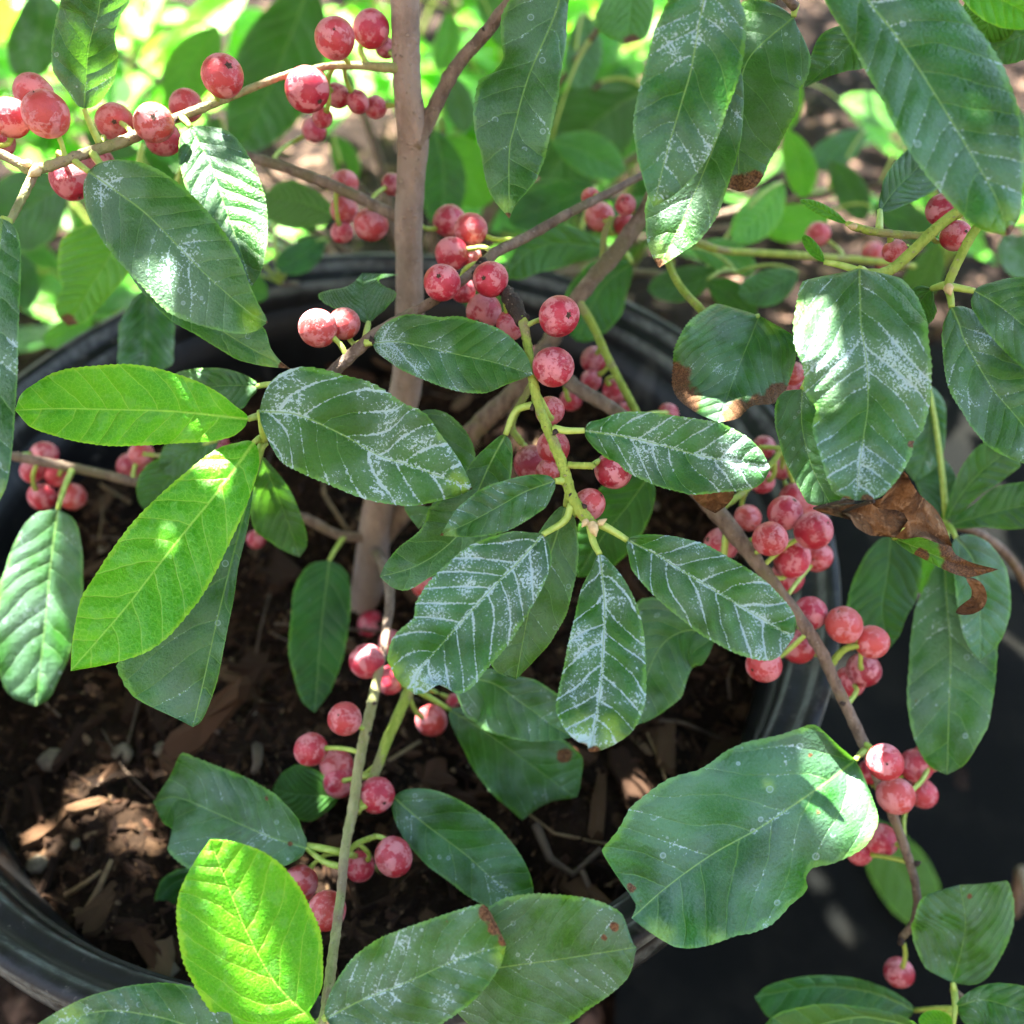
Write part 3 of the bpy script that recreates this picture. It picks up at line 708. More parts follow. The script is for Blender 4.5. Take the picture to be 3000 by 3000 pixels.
leaf(S, [(1657,1481),(1637,1549),(1600,1660),(1554,1776),(1530,1890),(1512,1991)], (.202,.209), o=[(1690,1560),(1693,1621),(1680,1720),(1662,1797),(1620,1870),(1569,1931),(1580,1559),(1500,1700),(1450,1850),(1440,1940),(1470,1985)], res=.35, olive=.7, tilt=.2, pt=(1668,1440,.199))
leaf(S, [(1757,1624),(1767,1715),(1771,1807),(1766,1900),(1761,2000),(1735,2171),(1722,2196)], (.195,.181), o=[(1735,1660),(1700,1740),(1672,1850),(1647,1983),(1633,2060),(1626,2140),(1650,2178),(1690,2196),(1790,1650),(1840,1720),(1875,1800),(1890,1880),(1893,1960),(1888,2052),(1854,2135),(1800,2180),(1761,2199)],
     quilt=.0005, lines=.46, res=1.3, tilt=.05, fold=.16, pt=[(1728,1540,.197),(1738,1585,.197)], br=[(1700,2203,26),(1740,2205,20)], ye=[(1700,2160,60),(1790,2150,50)], veins=7.5)
leaf(S, [(1838,1583),(1920,1622),(2000,1673),(2129,1750),(2230,1812),(2325,1868)], (.196,.186), o=[(1850,1570),(1880,1567),(1940,1567),(1999,1575),(2080,1602),(2155,1647),(2230,1695),(2290,1750),(2322,1790),(2333,1830),(1838,1620),(1854,1673),(1920,1745),(1999,1815),(2060,1865),(2129,1902),(2200,1926),(2243,1933),(2285,1920),(2310,1895)],
     quilt=.0006, lines=.46, res=1.1, tilt=-.1, fold=.13, pt=(1755,1535,.1972), veins=8.2)
leaf(S, [(1481,1274),(1440,1350),(1404,1430),(1357,1545),(1290,1615),(1207,1663),(1112,1690)], (.204,.214), o=[(1502,1331),(1497,1404),(1480,1500),(1445,1575),(1390,1625),(1321,1668),(1262,1690),(1192,1730),(1150,1722),(1430,1305),(1383,1352),(1340,1420),(1259,1492),(1233,1549),(1171,1600),(1130,1650)], res=.45, olive=.3, tilt=.25, pt=[(1562,1185,.2035),(1510,1205,.204)], br=[(1113,1700,8)])
leaf(S, [(1205,1225),(1280,1275),(1300,1400),(1226,1550)], (.222,.232), o=[(1290,1205),(1393,1331),(1380,1420),(1264,1480),(1180,1300),(1186,1481)], res=.5, tilt=.1, pt=(1010,1170,.2125))
# the lime leaves and their twig
leaf(S, [(727,1228),(600,1214),(486,1204),(330,1200),(171,1197),(44,1202)], (.210,.198), o=[(690,1190),(647,1155),(580,1120),(507,1096),(430,1075),(362,1067),(228,1075),(160,1092),(103,1124),(60,1160),(710,1258),(673,1280),(600,1295),(518,1300),(430,1305),(336,1305),(240,1294),(155,1274),(90,1252),(50,1230)],
     young=1, res=0, tilt=-.2, fold=.12, pt=(768,1218,.2135), veins=8.5, label='glossy lime green young leaf pointing sideways')
leaf(S, [(745,1295),(690,1370),(621,1461),(540,1560),(455,1668),(362,1787),(207,1966)], (.209,.192), o=[(700,1296),(647,1311),(560,1370),(466,1450),(390,1530),(331,1611),(280,1690),(243,1745),(222,1820),(211,1890),(758,1320),(760,1362),(740,1430),(714,1497),(680,1570),(647,1637),(610,1710),(569,1776),(510,1850),(440,1906),(370,1932),(310,1948)],
     young=1, res=0, tilt=.22, fold=.13, pt=(765,1285,.2135), veins=9.5, label='long lime green young leaf hanging obliquely')
leaf(S, [(925,3000),(900,2975),(807,2880),(725,2735),(647,2543),(616,2459)], (.189,.180), o=[(905,2965),(942,2890),(947,2776),(930,2700),(895,2637),(828,2543),(780,2503),(725,2476),(665,2462),(800,3030),(700,3020),(642,3000),(585,2916),(545,2830),(530,2760),(520,2663),(530,2605),(549,2559),(580,2510)],
     young=1, res=0, tilt=-.1, fold=.10, pt=(950,2980,.190), veins=8.0, label='broad lime green young leaf over the soil')
leaf(S, [(745,1390),(700,1560),(640,1800),(600,1980),(565,2130)], (.214,.206), o=[(740,1450),(722,1560),(700,1650),(682,1770),(660,1880),(640,1980),(610,2070),(585,2118),(600,1500),(480,1700),(380,1870),(350,1950),(365,2000),(400,2045),(470,2100),(530,2128)], res=.45, olive=.3, tilt=.15, pt=(768,1300,.2145))
leaf(S, [(763,1336),(800,1420),(840,1520),(878,1632)], (.235,.26), o=[(795,1365),(828,1404),(862,1460),(880,1507),(896,1560),(898,1600),(740,1420),(735,1500),(745,1548),(802,1597),(850,1622)], res=.3, pt=(775,1300,.216))
leaf(S, [(756,1132),(660,1130),(580,1140),(500,1150)], (.222,.235), o=[(720,1100),(673,1085),(620,1078),(569,1080),(520,1092),(735,1165),(709,1197),(600,1220),(530,1200)], res=.3, pt=(820,1130,.214))
leaf(S, [(640,1290),(560,1320),(471,1380)], (.262,.27), w=120, res=.3, olive=.4, nu=30, nv=10)
leaf(S, [(560,1350),(490,1410),(428,1500)], (.27,.275), w=150, res=.2, nu=30, nv=10)
# upper left branch
leaf(S, [(259,502),(340,560),(440,637),(585,787),(725,911),(784,945)], (.205,.190), o=[(290,478),(352,466),(410,474),(466,497),(520,535),(569,580),(625,645),(673,709),(705,765),(725,818),(750,875),(775,920),(246,530),(246,570),(254,611),(280,668),(311,719),(360,782),(414,839),(455,880),(492,911),(540,935),(595,952),(650,968),(709,976),(755,966)],
     res=.62, tilt=.1, fold=.12, pt=[(210,465,.2105),(235,485,.2075)], ye=[(745,945,45)], br=[(786,945,7)])
leaf(S, [(559,373),(590,430),(621,492),(668,631),(700,720),(738,838)], (.212,.203), o=[(600,370),(663,383),(700,415),(725,450),(752,500),(771,554),(780,610),(782,673),(779,730),(771,776),(758,812),(530,395),(523,430),(524,481),(549,559),(570,620),(610,720),(680,800)], res=.7, tilt=-.1, pt=(530,345,.2185))
leaf(S, [(246,318),(252,230),(259,145),(275,80),(290,26),(310,-150)], (.210,.196), o=[(200,270),(158,207),(153,145),(160,80),(176,0),(215,-90),(290,300),(311,274),(338,225),(347,171),(336,93),(350,50),(378,0),(370,-80)], res=.55, tilt=.3, pt=[(292,420,.2125),(265,365,.2115)], olive=.25)
leaf(S, [(5,640),(-5,760),(-15,950),(-20,1200),(-8,1480)], (.196,.178), o=[(40,650),(55,690),(62,750),(61,830),(57,906),(52,1000),(50,1080),(43,1200),(36,1310),(20,1420),(-60,660),(-95,800),(-100,1000),(-90,1200),(-60,1380)], res=.85, tilt=.2, pt=(28,650,.198), ye=[(0,1460,40)])
leaf(S, [(380,640),(430,760),(560,900),(700,1000),(850,1080)], (.212,.208), o=[(500,700),(680,860),(776,967),(795,1023),(820,1055),(360,760),(422,860),(492,930),(578,983),(640,1022),(683,1048),(750,1068),(807,1076)], res=.4, olive=.3, br=[(838,1076,22)], ye=[(800,1060,40)], auto=True)
leaf(S, [(375,640),(321,750),(260,850),(200,955)], (.275,.285), o=[(269,655),(215,672),(181,699),(171,776),(181,854),(166,880),(172,930),(430,700),(378,797),(340,845),(300,890),(243,942)], young=.45, olive=1, res=0, br=[(198,952,30)], pt=(420,420,.27))
leaf(S, [(1080,946),(1068,895),(1062,850),(1062,800)], (.222,.235), o=[(1045,930),(985,905),(930,864),(960,850),(1010,842),(1100,930),(1130,905),(1160,862),(1176,820),(1168,800),(1110,820)], res=.4, tilt=.1, fold=.4, pt=(1071,1003,.2125), nu=50)
# behind the middle: leaves over the soil
leaf(S, [(965,1642),(955,1720),(940,1850),(922,2088)], (.29,.275), o=[(995,1650),(1022,1690),(1025,1790),(1010,1900),(970,2020),(900,1662),(858,1750),(845,1880),(865,1990),(890,2060)], res=.15, auto=False, pt=(1010,1571,.3005), nu=50)
leaf(S, [(898,2486),(800,2455),(725,2424),(620,2376),(518,2336),(450,2350)], (.232,.25), o=[(885,2430),(875,2404),(845,2365),(807,2331),(755,2300),(699,2269),(655,2250),(611,2233),(570,2218),(533,2204),(510,2245),(492,2285),(460,2335),(880,2512),(828,2540),(740,2560),(640,2560),(560,2545),(518,2518),(490,2490),(480,2450),(481,2414),(440,2400)],
     res=.5, tilt=.15, pt=[(1000,2540,.2285),(950,2525,.23)], br=[(705,2435,7),(850,2472,8),(780,2340,6)], wave=.5)
leaf(S, [(640,2520),(570,2640),(545,2760),(540,2870)], (.262,.27), o=[(560,2540),(512,2552),(470,2590),(450,2663),(455,2740),(490,2800),(680,2600),(660,2750),(600,2850)], res=.2, nu=50)
leaf(S, [(990,2335),(930,2330),(860,2325),(798,2310)], (.262,.275), o=[(973,2300),(920,2255),(875,2238),(830,2262),(960,2375),(906,2406),(850,2390),(810,2345)], res=.15, nu=50)
leaf(S, [(1153,2335),(1240,2410),(1362,2502),(1450,2580),(1560,2660)], (.24,.232), o=[(1170,2318),(1207,2311),(1250,2312),(1290,2321),(1340,2340),(1388,2367),(1440,2405),(1481,2450),(1515,2495),(1543,2543),(1562,2600),(1150,2380),(1166,2424),(1190,2465),(1223,2502),(1265,2545),(1311,2580),(1350,2612),(1393,2640),(1460,2670)], res=.62, tilt=-.1, pt=(1045,2370,.2355))
leaf(S, [(1318,2080),(1370,2110),(1445,2160),(1559,2243),(1650,2310),(1690,2335)], (.262,.258), o=[(1330,2140),(1357,2191),(1385,2245),(1414,2290),(1445,2330),(1481,2362),(1528,2401),(1570,2370),(1621,2345),(1420,2090),(1550,2120),(1652,2171),(1700,2215),(1745,2223),(1735,2280),(1700,2300)], res=.5, wave=.8, br=[(1655,2215,22)], pt=(1205,2015,.255))
leaf(S, [(1330,1985),(1440,2000),(1518,2052),(1626,2129),(1680,2160)], (.25,.24), o=[(1342,2047),(1373,2104),(1410,2132),(1450,2150),(1500,2165),(1543,2171),(1600,2170),(1640,2166),(1420,1960),(1500,1975),(1580,2000),(1637,2036),(1675,2090)], res=.62, pt=(1205,2010,.255))
leaf(S, [(2095,1855),(2000,1850),(1920,1920),(1850,2125)], (.245,.24), o=[(2070,1800),(1960,1760),(1870,1760),(1830,1850),(1800,1990),(2098,1895),(2052,1947),(2000,2030),(1947,2080),(1870,2122)], res=.35, tilt=.2, pt=(2130,1530,.242))
leaf(S, [(1900,1395),(1840,1480),(1760,1580),(1690,1690)], (.25,.262), o=[(1840,1390),(1760,1430),(1700,1530),(1920,1440),(1900,1520),(1850,1610),(1770,1680)], res=.1, pt=(1930,1320,.248))
leaf(S, [(955,2985),(1060,2930),(1186,2880),(1311,2823),(1400,2790),(1484,2768)], (.188,.178), o=[(960,2930),(1000,2855),(1052,2792),(1129,2740),(1190,2716),(1259,2694),(1340,2670),(1414,2652),(1430,2665),(1458,2715),(980,3040),(1100,3060),(1240,3030),(1310,2987),(1352,2957),(1414,2900),(1466,2828)], res=.85, tilt=-.15, br=[(1428,2672,26),(1452,2718,22),(1474,2755,16)], ye=[(1478,2800,35)], pt=(950,2980,.190))
leaf(S, [(1290,2890),(1390,2850),(1476,2833),(1621,2813),(1725,2797),(1866,2775)], (.192,.184), o=[(1340,2720),(1430,2660),(1492,2631),(1560,2624),(1621,2624),(1690,2627),(1750,2637),(1790,2655),(1823,2678),(1855,2720),(1870,2766),(1868,2790),(1854,2828),(1840,2862),(1818,2890),(1775,2925),(1725,2957),(1662,3000),(1560,3040),(1420,3030),(1330,2980)], res=.55, tilt=.25, br=[(1800,2715,14),(1770,2745,9)], pt=(955,2960,.191), veins=9)
leaf(S, [(1125,2560),(1110,2640),(1070,2740),(1010,2830)], (.272,.28), o=[(1052,2590),(1010,2680),(985,2760),(1197,2595),(1235,2640),(1259,2680),(1200,2740),(1090,2810)], res=.1, nu=50, pt=(1018,2500,.23))
leaf(S, [(680,3070),(560,3010),(440,2975),(280,2965),(60,3040)], (.188,.182), o=[(640,2930),(559,2890),(497,2880),(400,2886),(311,2906),(230,2932),(165,2965),(110,3000),(600,3150),(400,3160),(200,3120)], res=.8, tilt=.3, pt=(938,3050,.1865), ye=[(200,2990,70)])
# upper middle and right
leaf(S, [(1645,-90),(1631,26),(1549,223),(1507,373),(1492,450),(1492,640)], (.208,.198), o=[(1560,-60),(1471,40),(1466,100),(1471,176),(1445,210),(1402,238),(1391,300),(1391,362),(1397,405),(1409,440),(1418,500),(1430,554),(1450,592),(1475,622),(1690,-60),(1667,0),(1662,65),(1660,129),(1650,180),(1642,223),(1632,295),(1616,362),(1600,440),(1575,518),(1545,560),(1512,597)], res=.5, olive=.35, tilt=.3, wave=.7, br=[(1488,636,12)], ye=[(1480,605,30)], pt=(1650,-110,.2115))
leaf(S, [(2110,-160),(2062,0),(2026,197),(2000,290),(1950,460),(1914,607)], (.182,.188), o=[(2000,-110),(1958,0),(1915,100),(1885,207),(1868,285),(1857,362),(1862,410),(1870,466),(1880,505),(1890,543),(1902,580),(2150,-60),(2166,0),(2180,40),(2184,78),(2182,130),(2176,181),(2160,245),(2135,311),(2110,380),(2078,450),(2031,518),(1970,575)], res=.78, tilt=-.2, ye=[(1918,590,26)], pt=(2115,-178,.191), veins=9.5)
leaf(S, [(2160,200),(2110,380),(2020,600),(1930,785)], (.199,.205), o=[(2179,269),(2178,340),(2171,414),(2158,465),(2140,518),(2122,570),(2104,621),(2052,699),(2000,738),(1950,772),(2030,300),(1930,480),(1890,600),(1892,650),(1895,699),(1910,750)], res=.6, olive=.3, tilt=.2, br=[(1930,775,18)], ye=[(1925,740,35)], auto=False, pt=(2115,-150,.1935))
leaf(S, [(2325,50),(2192,175),(2165,330),(2165,562)], (.206,.214), o=[(2360,40),(2404,47),(2400,85),(2388,119),(2375,180),(2357,243),(2335,305),(2311,362),(2285,420),(2254,476),(2235,520),(2205,552),(2243,5),(2170,10),(2090,150),(2060,320),(2080,450),(2115,540)], res=.5, olive=.45, tilt=.25, br=[(2175,560,50),(2215,525,26)], pt=(2330,12,.2055), veins=6.5)
leaf(S, [(2560,70),(2490,130),(2420,200),(2352,258)], (.22,.228), o=[(2480,70),(2410,100),(2370,180),(2540,150),(2533,197),(2480,208),(2430,223),(2390,240)], res=.8, pt=(2440,-150,.18), auto=False)
leaf(S, [(2435,-170),(2543,0),(2621,98),(2699,212),(2792,362),(2854,466),(2921,585),(2955,690)], (.176,.168), o=[(2380,-100),(2414,0),(2465,85),(2518,171),(2555,235),(2595,300),(2625,365),(2657,430),(2700,497),(2750,559),(2800,612),(2849,657),(2890,678),(2925,692),(2700,-120),(2802,0),(2830,40),(2854,78),(2895,132),(2932,191),(2960,255),(2983,321),(2996,370),(3001,440),(3000,510),(2994,570),(2988,640),(2978,675)],
     lines=.36, res=.66, tilt=-.15, fold=.12, quilt=.0006, br=[(2965,680,22)], ye=[(2935,660,60)], pt=(2440,-190,.178), veins=10)
leaf(S, [(2880,-60),(2900,40),(2880,125)], (.21,.22), w=170, res=.1, olive=1, young=.25, auto=False, pt=(2800,-160,.18), nu=40)
leaf(S, [(2780,-120),(2900,-20),(3060,60)], (.186,.18), w=150, young=1, res=0, auto=False, pt=(2800,-160,.18), nu=40, label='lime green young leaf above the large blue-sheened leaf')
leaf(S, [(3080,60),(2980,110),(2880,165)], (.21,.225), w=130, res=.5, auto=True, nu=40)
leaf(S, [(2518,785),(2520,870),(2523,958),(2538,1052),(2543,1181),(2530,1280),(2518,1362),(2508,1466)], (.194,.182), o=[(2490,755),(2450,745),(2415,752),(2383,771),(2362,800),(2350,830),(2336,906),(2330,960),(2332,1000),(2346,1050),(2357,1104),(2352,1135),(2367,1166),(2390,1205),(2380,1240),(2383,1269),(2400,1320),(2414,1362),(2430,1415),(2455,1461),(2545,775),(2569,782),(2605,795),(2637,818),(2665,845),(2688,880),(2707,920),(2720,958),(2722,1000),(2731,1060),(2730,1119),(2726,1170),(2714,1223),(2700,1262),(2673,1295),(2668,1330),(2657,1352),(2630,1400),(2595,1440),(2560,1463)],
     lines=.36, res=.95, tilt=.1, fold=.2, pt=(2532,798,.196), br=[(2480,1470,16),(2540,1470,20),(2672,1300,12)], ye=[(2395,1230,14),(2640,1385,16)], wave=.5, veins=9, quilt=.0008)
leaf(S, [(2225,925),(2190,1010),(2150,1110),(2105,1238)], (.224,.212), o=[(2180,895),(2142,886),(2100,890),(2064,910),(2010,960),(1975,1020),(1970,1080),(1975,1140),(1985,1195),(2040,1230),(2270,920),(2321,935),(2330,990),(2328,1049),(2318,1100),(2305,1142),(2270,1180),(2200,1190),(2160,1225)], res=.5, olive=.2, tilt=-.1, fold=.25, br=[(1972,1110,50),(1990,1180,58),(2285,1165,44),(2170,1225,52),(2225,1190,34)], ye=[(2260,950,30)], pt=(2140,970,.225), wave=.8)
leaf(S, [(2350,1140),(2350,1250),(2380,1370),(2440,1490)], (.206,.210), o=[(2300,1145),(2269,1200),(2270,1240),(2283,1290),(2300,1345),(2330,1410),(2362,1470),(2400,1484),(2430,1160),(2470,1300),(2490,1420)], res=.6, tilt=.2, pt=(2530,800,.197), auto=False)
leaf(S, [(2788,900),(2810,950),(2828,1000),(2906,1135),(3000,1250),(3060,1370)], (.196,.188), o=[(2775,920),(2764,950),(2761,1000),(2766,1065),(2776,1129),(2793,1170),(2818,1207),(2845,1250),(2880,1290),(2915,1318),(2957,1341),(3000,1358),(2850,910),(2940,990),(3020,1100),(3070,1220)], res=.85, tilt=-.1, pt=[(2776,842,.198),(2785,870,.197)])
leaf(S, [(2855,852),(2920,890),(2990,945),(3150,1085)], (.195,.184), o=[(2880,835),(2911,826),(2960,815),(3010,812),(3100,860),(2844,880),(2860,925),(2885,962),(2920,1002),(2957,1041),(3000,1083),(3080,1110)], res=.75, tilt=.1, pt=[(2776,838,.198),(2815,845,.197)])
leaf(S, [(2730,846),(2700,880),(2670,960)], (.203,.21), w=110, res=.2, pt=(2775,836,.198), nu=40)
leaf(S, [(2578,618),(2620,560),(2680,500),(2740,440)], (.214,.225), o=[(2582,560),(2592,520),(2625,470),(2662,435),(2640,605),(2700,580),(2745,552),(2760,490)], res=.4, pt=(2575,680,.208), nu=40)
leaf(S, [(2481,655),(2410,615),(2342,586)], (.21,.206), w=34, young=.6, olive=1, res=0, nu=30, nv=8, auto=False, pt=(2500,664,.209))
leaf(S, [(2415,768),(2380,725),(2352,688)], (.2,.2), w=36, young=.6, olive=1, res=0, nu=30, nv=8, pt=(2530,800,.197))
leaf(S, [(2506,2226),(2430,2285),(2330,2355),(2217,2430),(2088,2502),(1958,2595),(1850,2690)], (.229,.190), o=[(2490,2185),(2466,2150),(2430,2128),(2388,2124),(2340,2135),(2290,2150),(2230,2162),(2171,2176),(2125,2200),(2093,2228),(2050,2258),(2000,2274),(1960,2288),(1932,2305),(1890,2335),(1854,2362),(1828,2400),(1807,2435),(1780,2465),(1761,2487),(1766,2528),(1800,2555),(1835,2580),(1870,2612),(1862,2650),
     (1880,2735),(1911,2771),(1980,2772),(2052,2771),(2110,2755),(2155,2740),(2210,2732),(2259,2714),(2292,2685),(2321,2652),(2345,2632),(2367,2605),(2362,2575),(2380,2545),(2440,2528),(2518,2487),(2569,2409),(2597,2357),(2569,2311),(2535,2265)],
     serr=.016, res=.45, tilt=.1, fold=.08, pt=(2537,2195,.2405), br=[(2372,2208,9),(2392,2372,12),(1972,2515,9),(1850,2600,14),(1885,2640,10)], ye=[(2100,2755,40),(1930,2750,50),(2250,2300,20)], wave=.6, veins=7.5, label='large ragged leaf with torn edge and a patch of sun')
leaf(S, [(2300,1800),(2250,1870),(2215,1950)], (.26,.27), w=90, res=0, nu=24, nv=8)
# blurred leaves hanging at the sides
leaf(S, [(170,1492),(150,1640),(130,1850),(105,2070)], (.262,.272), o=[(104,1507),(40,1600),(-10,1760),(-10,1900),(30,2040),(228,1543),(241,1673),(238,1770),(223,1854),(200,1930),(176,1983),(140,2050)], res=.75, lines=.1, pt=(215,1372,.2775), nu=40)
leaf(S, [(430,850),(428,950),(420,1110)], (.29,.28), o=[(370,910),(348,967),(345,1066),(490,900),(512,960),(505,1060)], res=.75, pt=(560,420,.27), nu=40, auto=False)
leaf(S, [(978,632),(900,600),(776,575)], (.30,.32), o=[(940,570),(860,530),(800,545),(930,660),(850,670),(790,640)], res=0, olive=1, nu=40, pt=(1000,556,.256))
# the withered leaf caught under the big grey-flecked one
leaf(S, [(2470,1500),(2580,1500),(2680,1535),(2790,1600)], (.193,.203), o=[(2520,1475),(2580,1462),(2615,1420),(2645,1385),(2672,1420),(2690,1445),(2740,1490),(2765,1530),(2490,1515),(2510,1545),(2560,1570),(2640,1578),(2700,1574),(2750,1592)], mat=M_DEAD, name='leaf', wave=1.6, fold=.35, tilt=.2, pt=(2560,1468,.186), label='brown withered leaf crumpled below the grey-flecked leaf', auto=False)
leaf(S, [(2385,1490),(2450,1495),(2540,1508),(2660,1525)], (.192,.197), o=[(2430,1480),(2500,1478),(2560,1470),(2620,1468),(2440,1510),(2490,1522),(2560,1560),(2620,1572)], mat=M_DEAD, wave=1.6, fold=.3, tilt=-.2, pt=(2500,1466,.1845), label='brown dried leaf tip curling to a point', auto=False)
leaf(S, [(2620,1578),(2700,1610),(2800,1650),(2925,1668)], (.204,.206), o=[(2700,1575),(2780,1598),(2800,1625),(2870,1655),(2680,1625),(2760,1665),(2830,1690),(2890,1680)], res=0, olive=1, young=.3, br=[(2820,1655,60),(2790,1605,40),(2700,1630,22),(2900,1670,40)], wave=1.2, label='half withered yellow green leaf with charred brown edges', pt=(2640,1540,.199), auto=False)
leaf(S, [(2830,1690),(2862,1720),(2868,1755),(2850,1775),(2800,1795)], (.206,.208), w=46, mat=M_DEAD, wave=1.0, nu=40, pt=(2820,1670,.2055), label='brown curled shred of dead leaf', auto=False)
leaf(S, [(2085,1430),(2090,1470),(2096,1504)], (.2,.206), o=[(2032,1452),(2060,1485),(2150,1442),(2130,1480)], mat=M_DEAD, wave=.8, nu=30, pt=(2080,1400,.196), label='brown papery leaf scrap under the flecked leaf', auto=False)

# berries
B = [(135,334,130),(98,272,112),(30,345,115),(-8,412,100),(336,357,108),(450,360,114),(478,405,104),(545,310,96),(205,525,116),(285,482,100),(652,222,122),(900,262,130),(981,112,118),(1087,85,106),
     (988,280,72),(1048,298,66),(1100,314,66),(920,380,74),(945,345,60),(1130,140,62),(1010,538,80),(1008,615,82),(1087,658,98),(1002,680,66),(1150,540,66),
     (1316,647,92),(1380,673,95),(1323,743,100),(1295,828,110),(1437,818,106),(1417,911,104),(1357,850,76),(1380,752,60),(1497,952,88),(1638,926,122),(931,962,112),(1008,948,98),(1621,1075,120),
     (1740,1054,80),(1732,1114,66),(1802,1145,75),(1673,1171,66),(1833,1202,52),(1957,1212,62),(1575,1040,56),(1611,1204,86),(1621,1310,98),(1559,1357,108),(1605,1382,70),(1797,1378,110),(1725,1479,94),
     (2300,1502,105),(2331,1458,92),(2256,1579,104),(2383,1554,110),(2321,1637,104),(2305,1693,100),(2393,1631,92),(2191,1517,78),(2114,1595,100),(2362,1480,86),
     (2238,1310,70),(2290,1367,75),(2233,1409,75),(2321,1095,70),(2335,1150,64),
     (2373,1797,98),(2339,1895,98),(2238,1947,105),(2473,1831,108),(2554,1880,100),(2530,1963,100),(2490,1998,88),
     (2593,2233,106),(2683,2243,95),(2722,2217,86),(2624,2331,108),(2704,2326,84),(2549,2262,72),(2580,2461,95),(2518,2497,74),(2634,2849,86),
     (2763,616,98),(2800,691,90),(2396,686,70),(2559,740,65),(2621,735,70),(2595,768,62),(1756,634,86),(1828,657,62),(1833,600,62),(1730,577,54),
     (1096,1836,102),(1075,1937,100),(1145,1882,74),(1142,1992,86),(1243,1719,66),(1010,2106,100),(911,2196,99),(986,2240,92),(994,2290,95),(1103,2329,106),(1264,2111,92),(1153,2510,108),(1054,2538,88),(877,2590,106),(957,2668,114),(1331,2052,44),
     (130,1331,74),(171,1388,80),(124,1455,80),(212,1455,80),(95,1380,70),(383,1367,80),(414,1331,72),(559,1357,76),(631,1305,80),(750,1580,56)]
FRONT = {(1295,828): .212, (1437,818): .214, (1638,926): .2055, (1621,1075): .201, (1797,1378): .203, (1725,1479): .2025, (931,962): .2115, (1008,948): .217, (900,262): .2235, (135,334): .204, (135,334): .203}
for (x, y, dia) in B:
    berry(S, x, y, dia, FRONT.get((x, y)), 1.1 if (x, y) in FRONT and x > 1200 else None)

def bud(x, y, d, px, mat=M_BUD, name='bud', up=(0, 1)):
    c = U(x, y, d); r = px*.5/FPX*d; V = []; Fc = []; ax = (X_*up[0] + D_*up[1] - F_*.3).normalized(); a = ax.cross(F_).normalized(); b = ax.cross(a); n = 8
    for i, (h, q) in enumerate(((-1, .5), (-.5, .9), (.1, 1), (.7, .7), (1.3, .35), (1.8, .03))):
        for k in range(n):
            t = 6.283*k/n + i*.2; V.append(c + ax*h*r + (a*math.cos(t)+b*math.sin(t))*r*q*rng.uniform(.8, 1.2))
    for i in range(5):
        for k in range(n): Fc.append((i*n+k, i*n+(k+1) % n, (i+1)*n+(k+1) % n, (i+1)*n+k))
    Fc.append(tuple(range(n)))
    return place(link(name, mesh(name, V, Fc), S.root, mat), c)
for (x, y, d, px, up) in ((1738,1545,.1955,34,(.3, 1)),(1762,1530,.1955,22,(.8, -.5)),(1715,1530,.196,22,(-.6, .8)),(105,500,.204,34,(-.6, .7)),(80,480,.204,26,(-1, 0)),(960,2985,.189,30,(.5, .8)),(2780,845,.1965,28,(.1, 1)),(2500,664,.2085,24,(-1, 0))):
    bud(x, y, d, px, up=up)
for (x, y, d, px) in ((1560,1195,.202,16),(1627,1265,.199,17),(1712,1483,.1965,15),(1650,1408,.1982,14),(1672,1448,.1972,13),(1095,2060,.2465,16),(1080,2150,.243,16),(2430,1960,.2375,17),(518,347,.2165,16),(210,464,.2095,15),(280,440,.211,14),(1390,800,.2195,18),(1420,770,.2215,18),(1090,1000,.2105,20),(2640,2760,.25,22),(2685,2530,.248,18),(2470,2060,.2375,16),(1250,395,.2375,22),(1330,200,.2295,20),(1420,90,.2245,20)):
    bud(x, y, d, px, M_KNOB, 'leaf_scar', (rng.uniform(-1, 1), rng.uniform(-1, 1)))

# ================================================================== the shrub beside the pot
g0 = U(3180, 2500, .42); g0.z = 0.01
N1 = Plant('berry_shrub', g0, 'green leafy shrub leaning in beside the black pot, without berries in view')
node = U(2772, 1535, .262); low = U(2795, 2905, .243)
stem3(N1, [g0, g0 + Vector((.0, .03, .08)), U(3150, 2050, .36), U(3000, 1700, .31), U(2880, 1570, .275), node], .0026, .0012, M_GREY, n=30)
stem3(N1, [g0, g0 + Vector((-.02, .0, .06)), U(3050, 2960, .31), U(2890, 2970, .26), low], .0024, .0011, M_GREY, n=26)
def nl(mid, d, **k): k.setdefault('res', .25); k.setdefault('nu', 50); leaf(N1, mid, d, **k)
nl([(2770,1525),(2830,1430),(2900,1360),(2985,1300)], (.262,.255), o=[(2790,1440),(2830,1350),(2862,1310),(2900,1290),(2960,1285),(2860,1460),(2930,1410),(2985,1370)], olive=.35)
nl([(2780,1540),(2880,1510),(2960,1490),(3080,1470)], (.262,.25), o=[(2850,1480),(2930,1425),(3010,1410),(2880,1545),(2960,1550),(3050,1540)], olive=.3)
nl([(2760,1525),(2770,1440),(2740,1360),(2690,1330)], (.264,.275), o=[(2690,1480),(2680,1400),(2810,1480),(2800,1400),(2770,1350)], olive=.4)
nl([(2720,1130),(2725,1230),(2715,1320),(2680,1412)], (.27,.268), o=[(2770,1200),(2770,1260),(2762,1336),(2735,1375),(2640,1250),(2640,1350)], res=.6, auto=False, pt=(2772,1530,.264))
nl([(2610,1570),(2600,1680),(2585,1790),(2605,1900)], (.27,.262), o=[(2530,1640),(2490,1730),(2480,1800),(2520,1880),(2680,1580),(2700,1660),(2680,1760),(2640,1850)], olive=.4, res=.1, auto=False, pt=(2760,1540,.263))
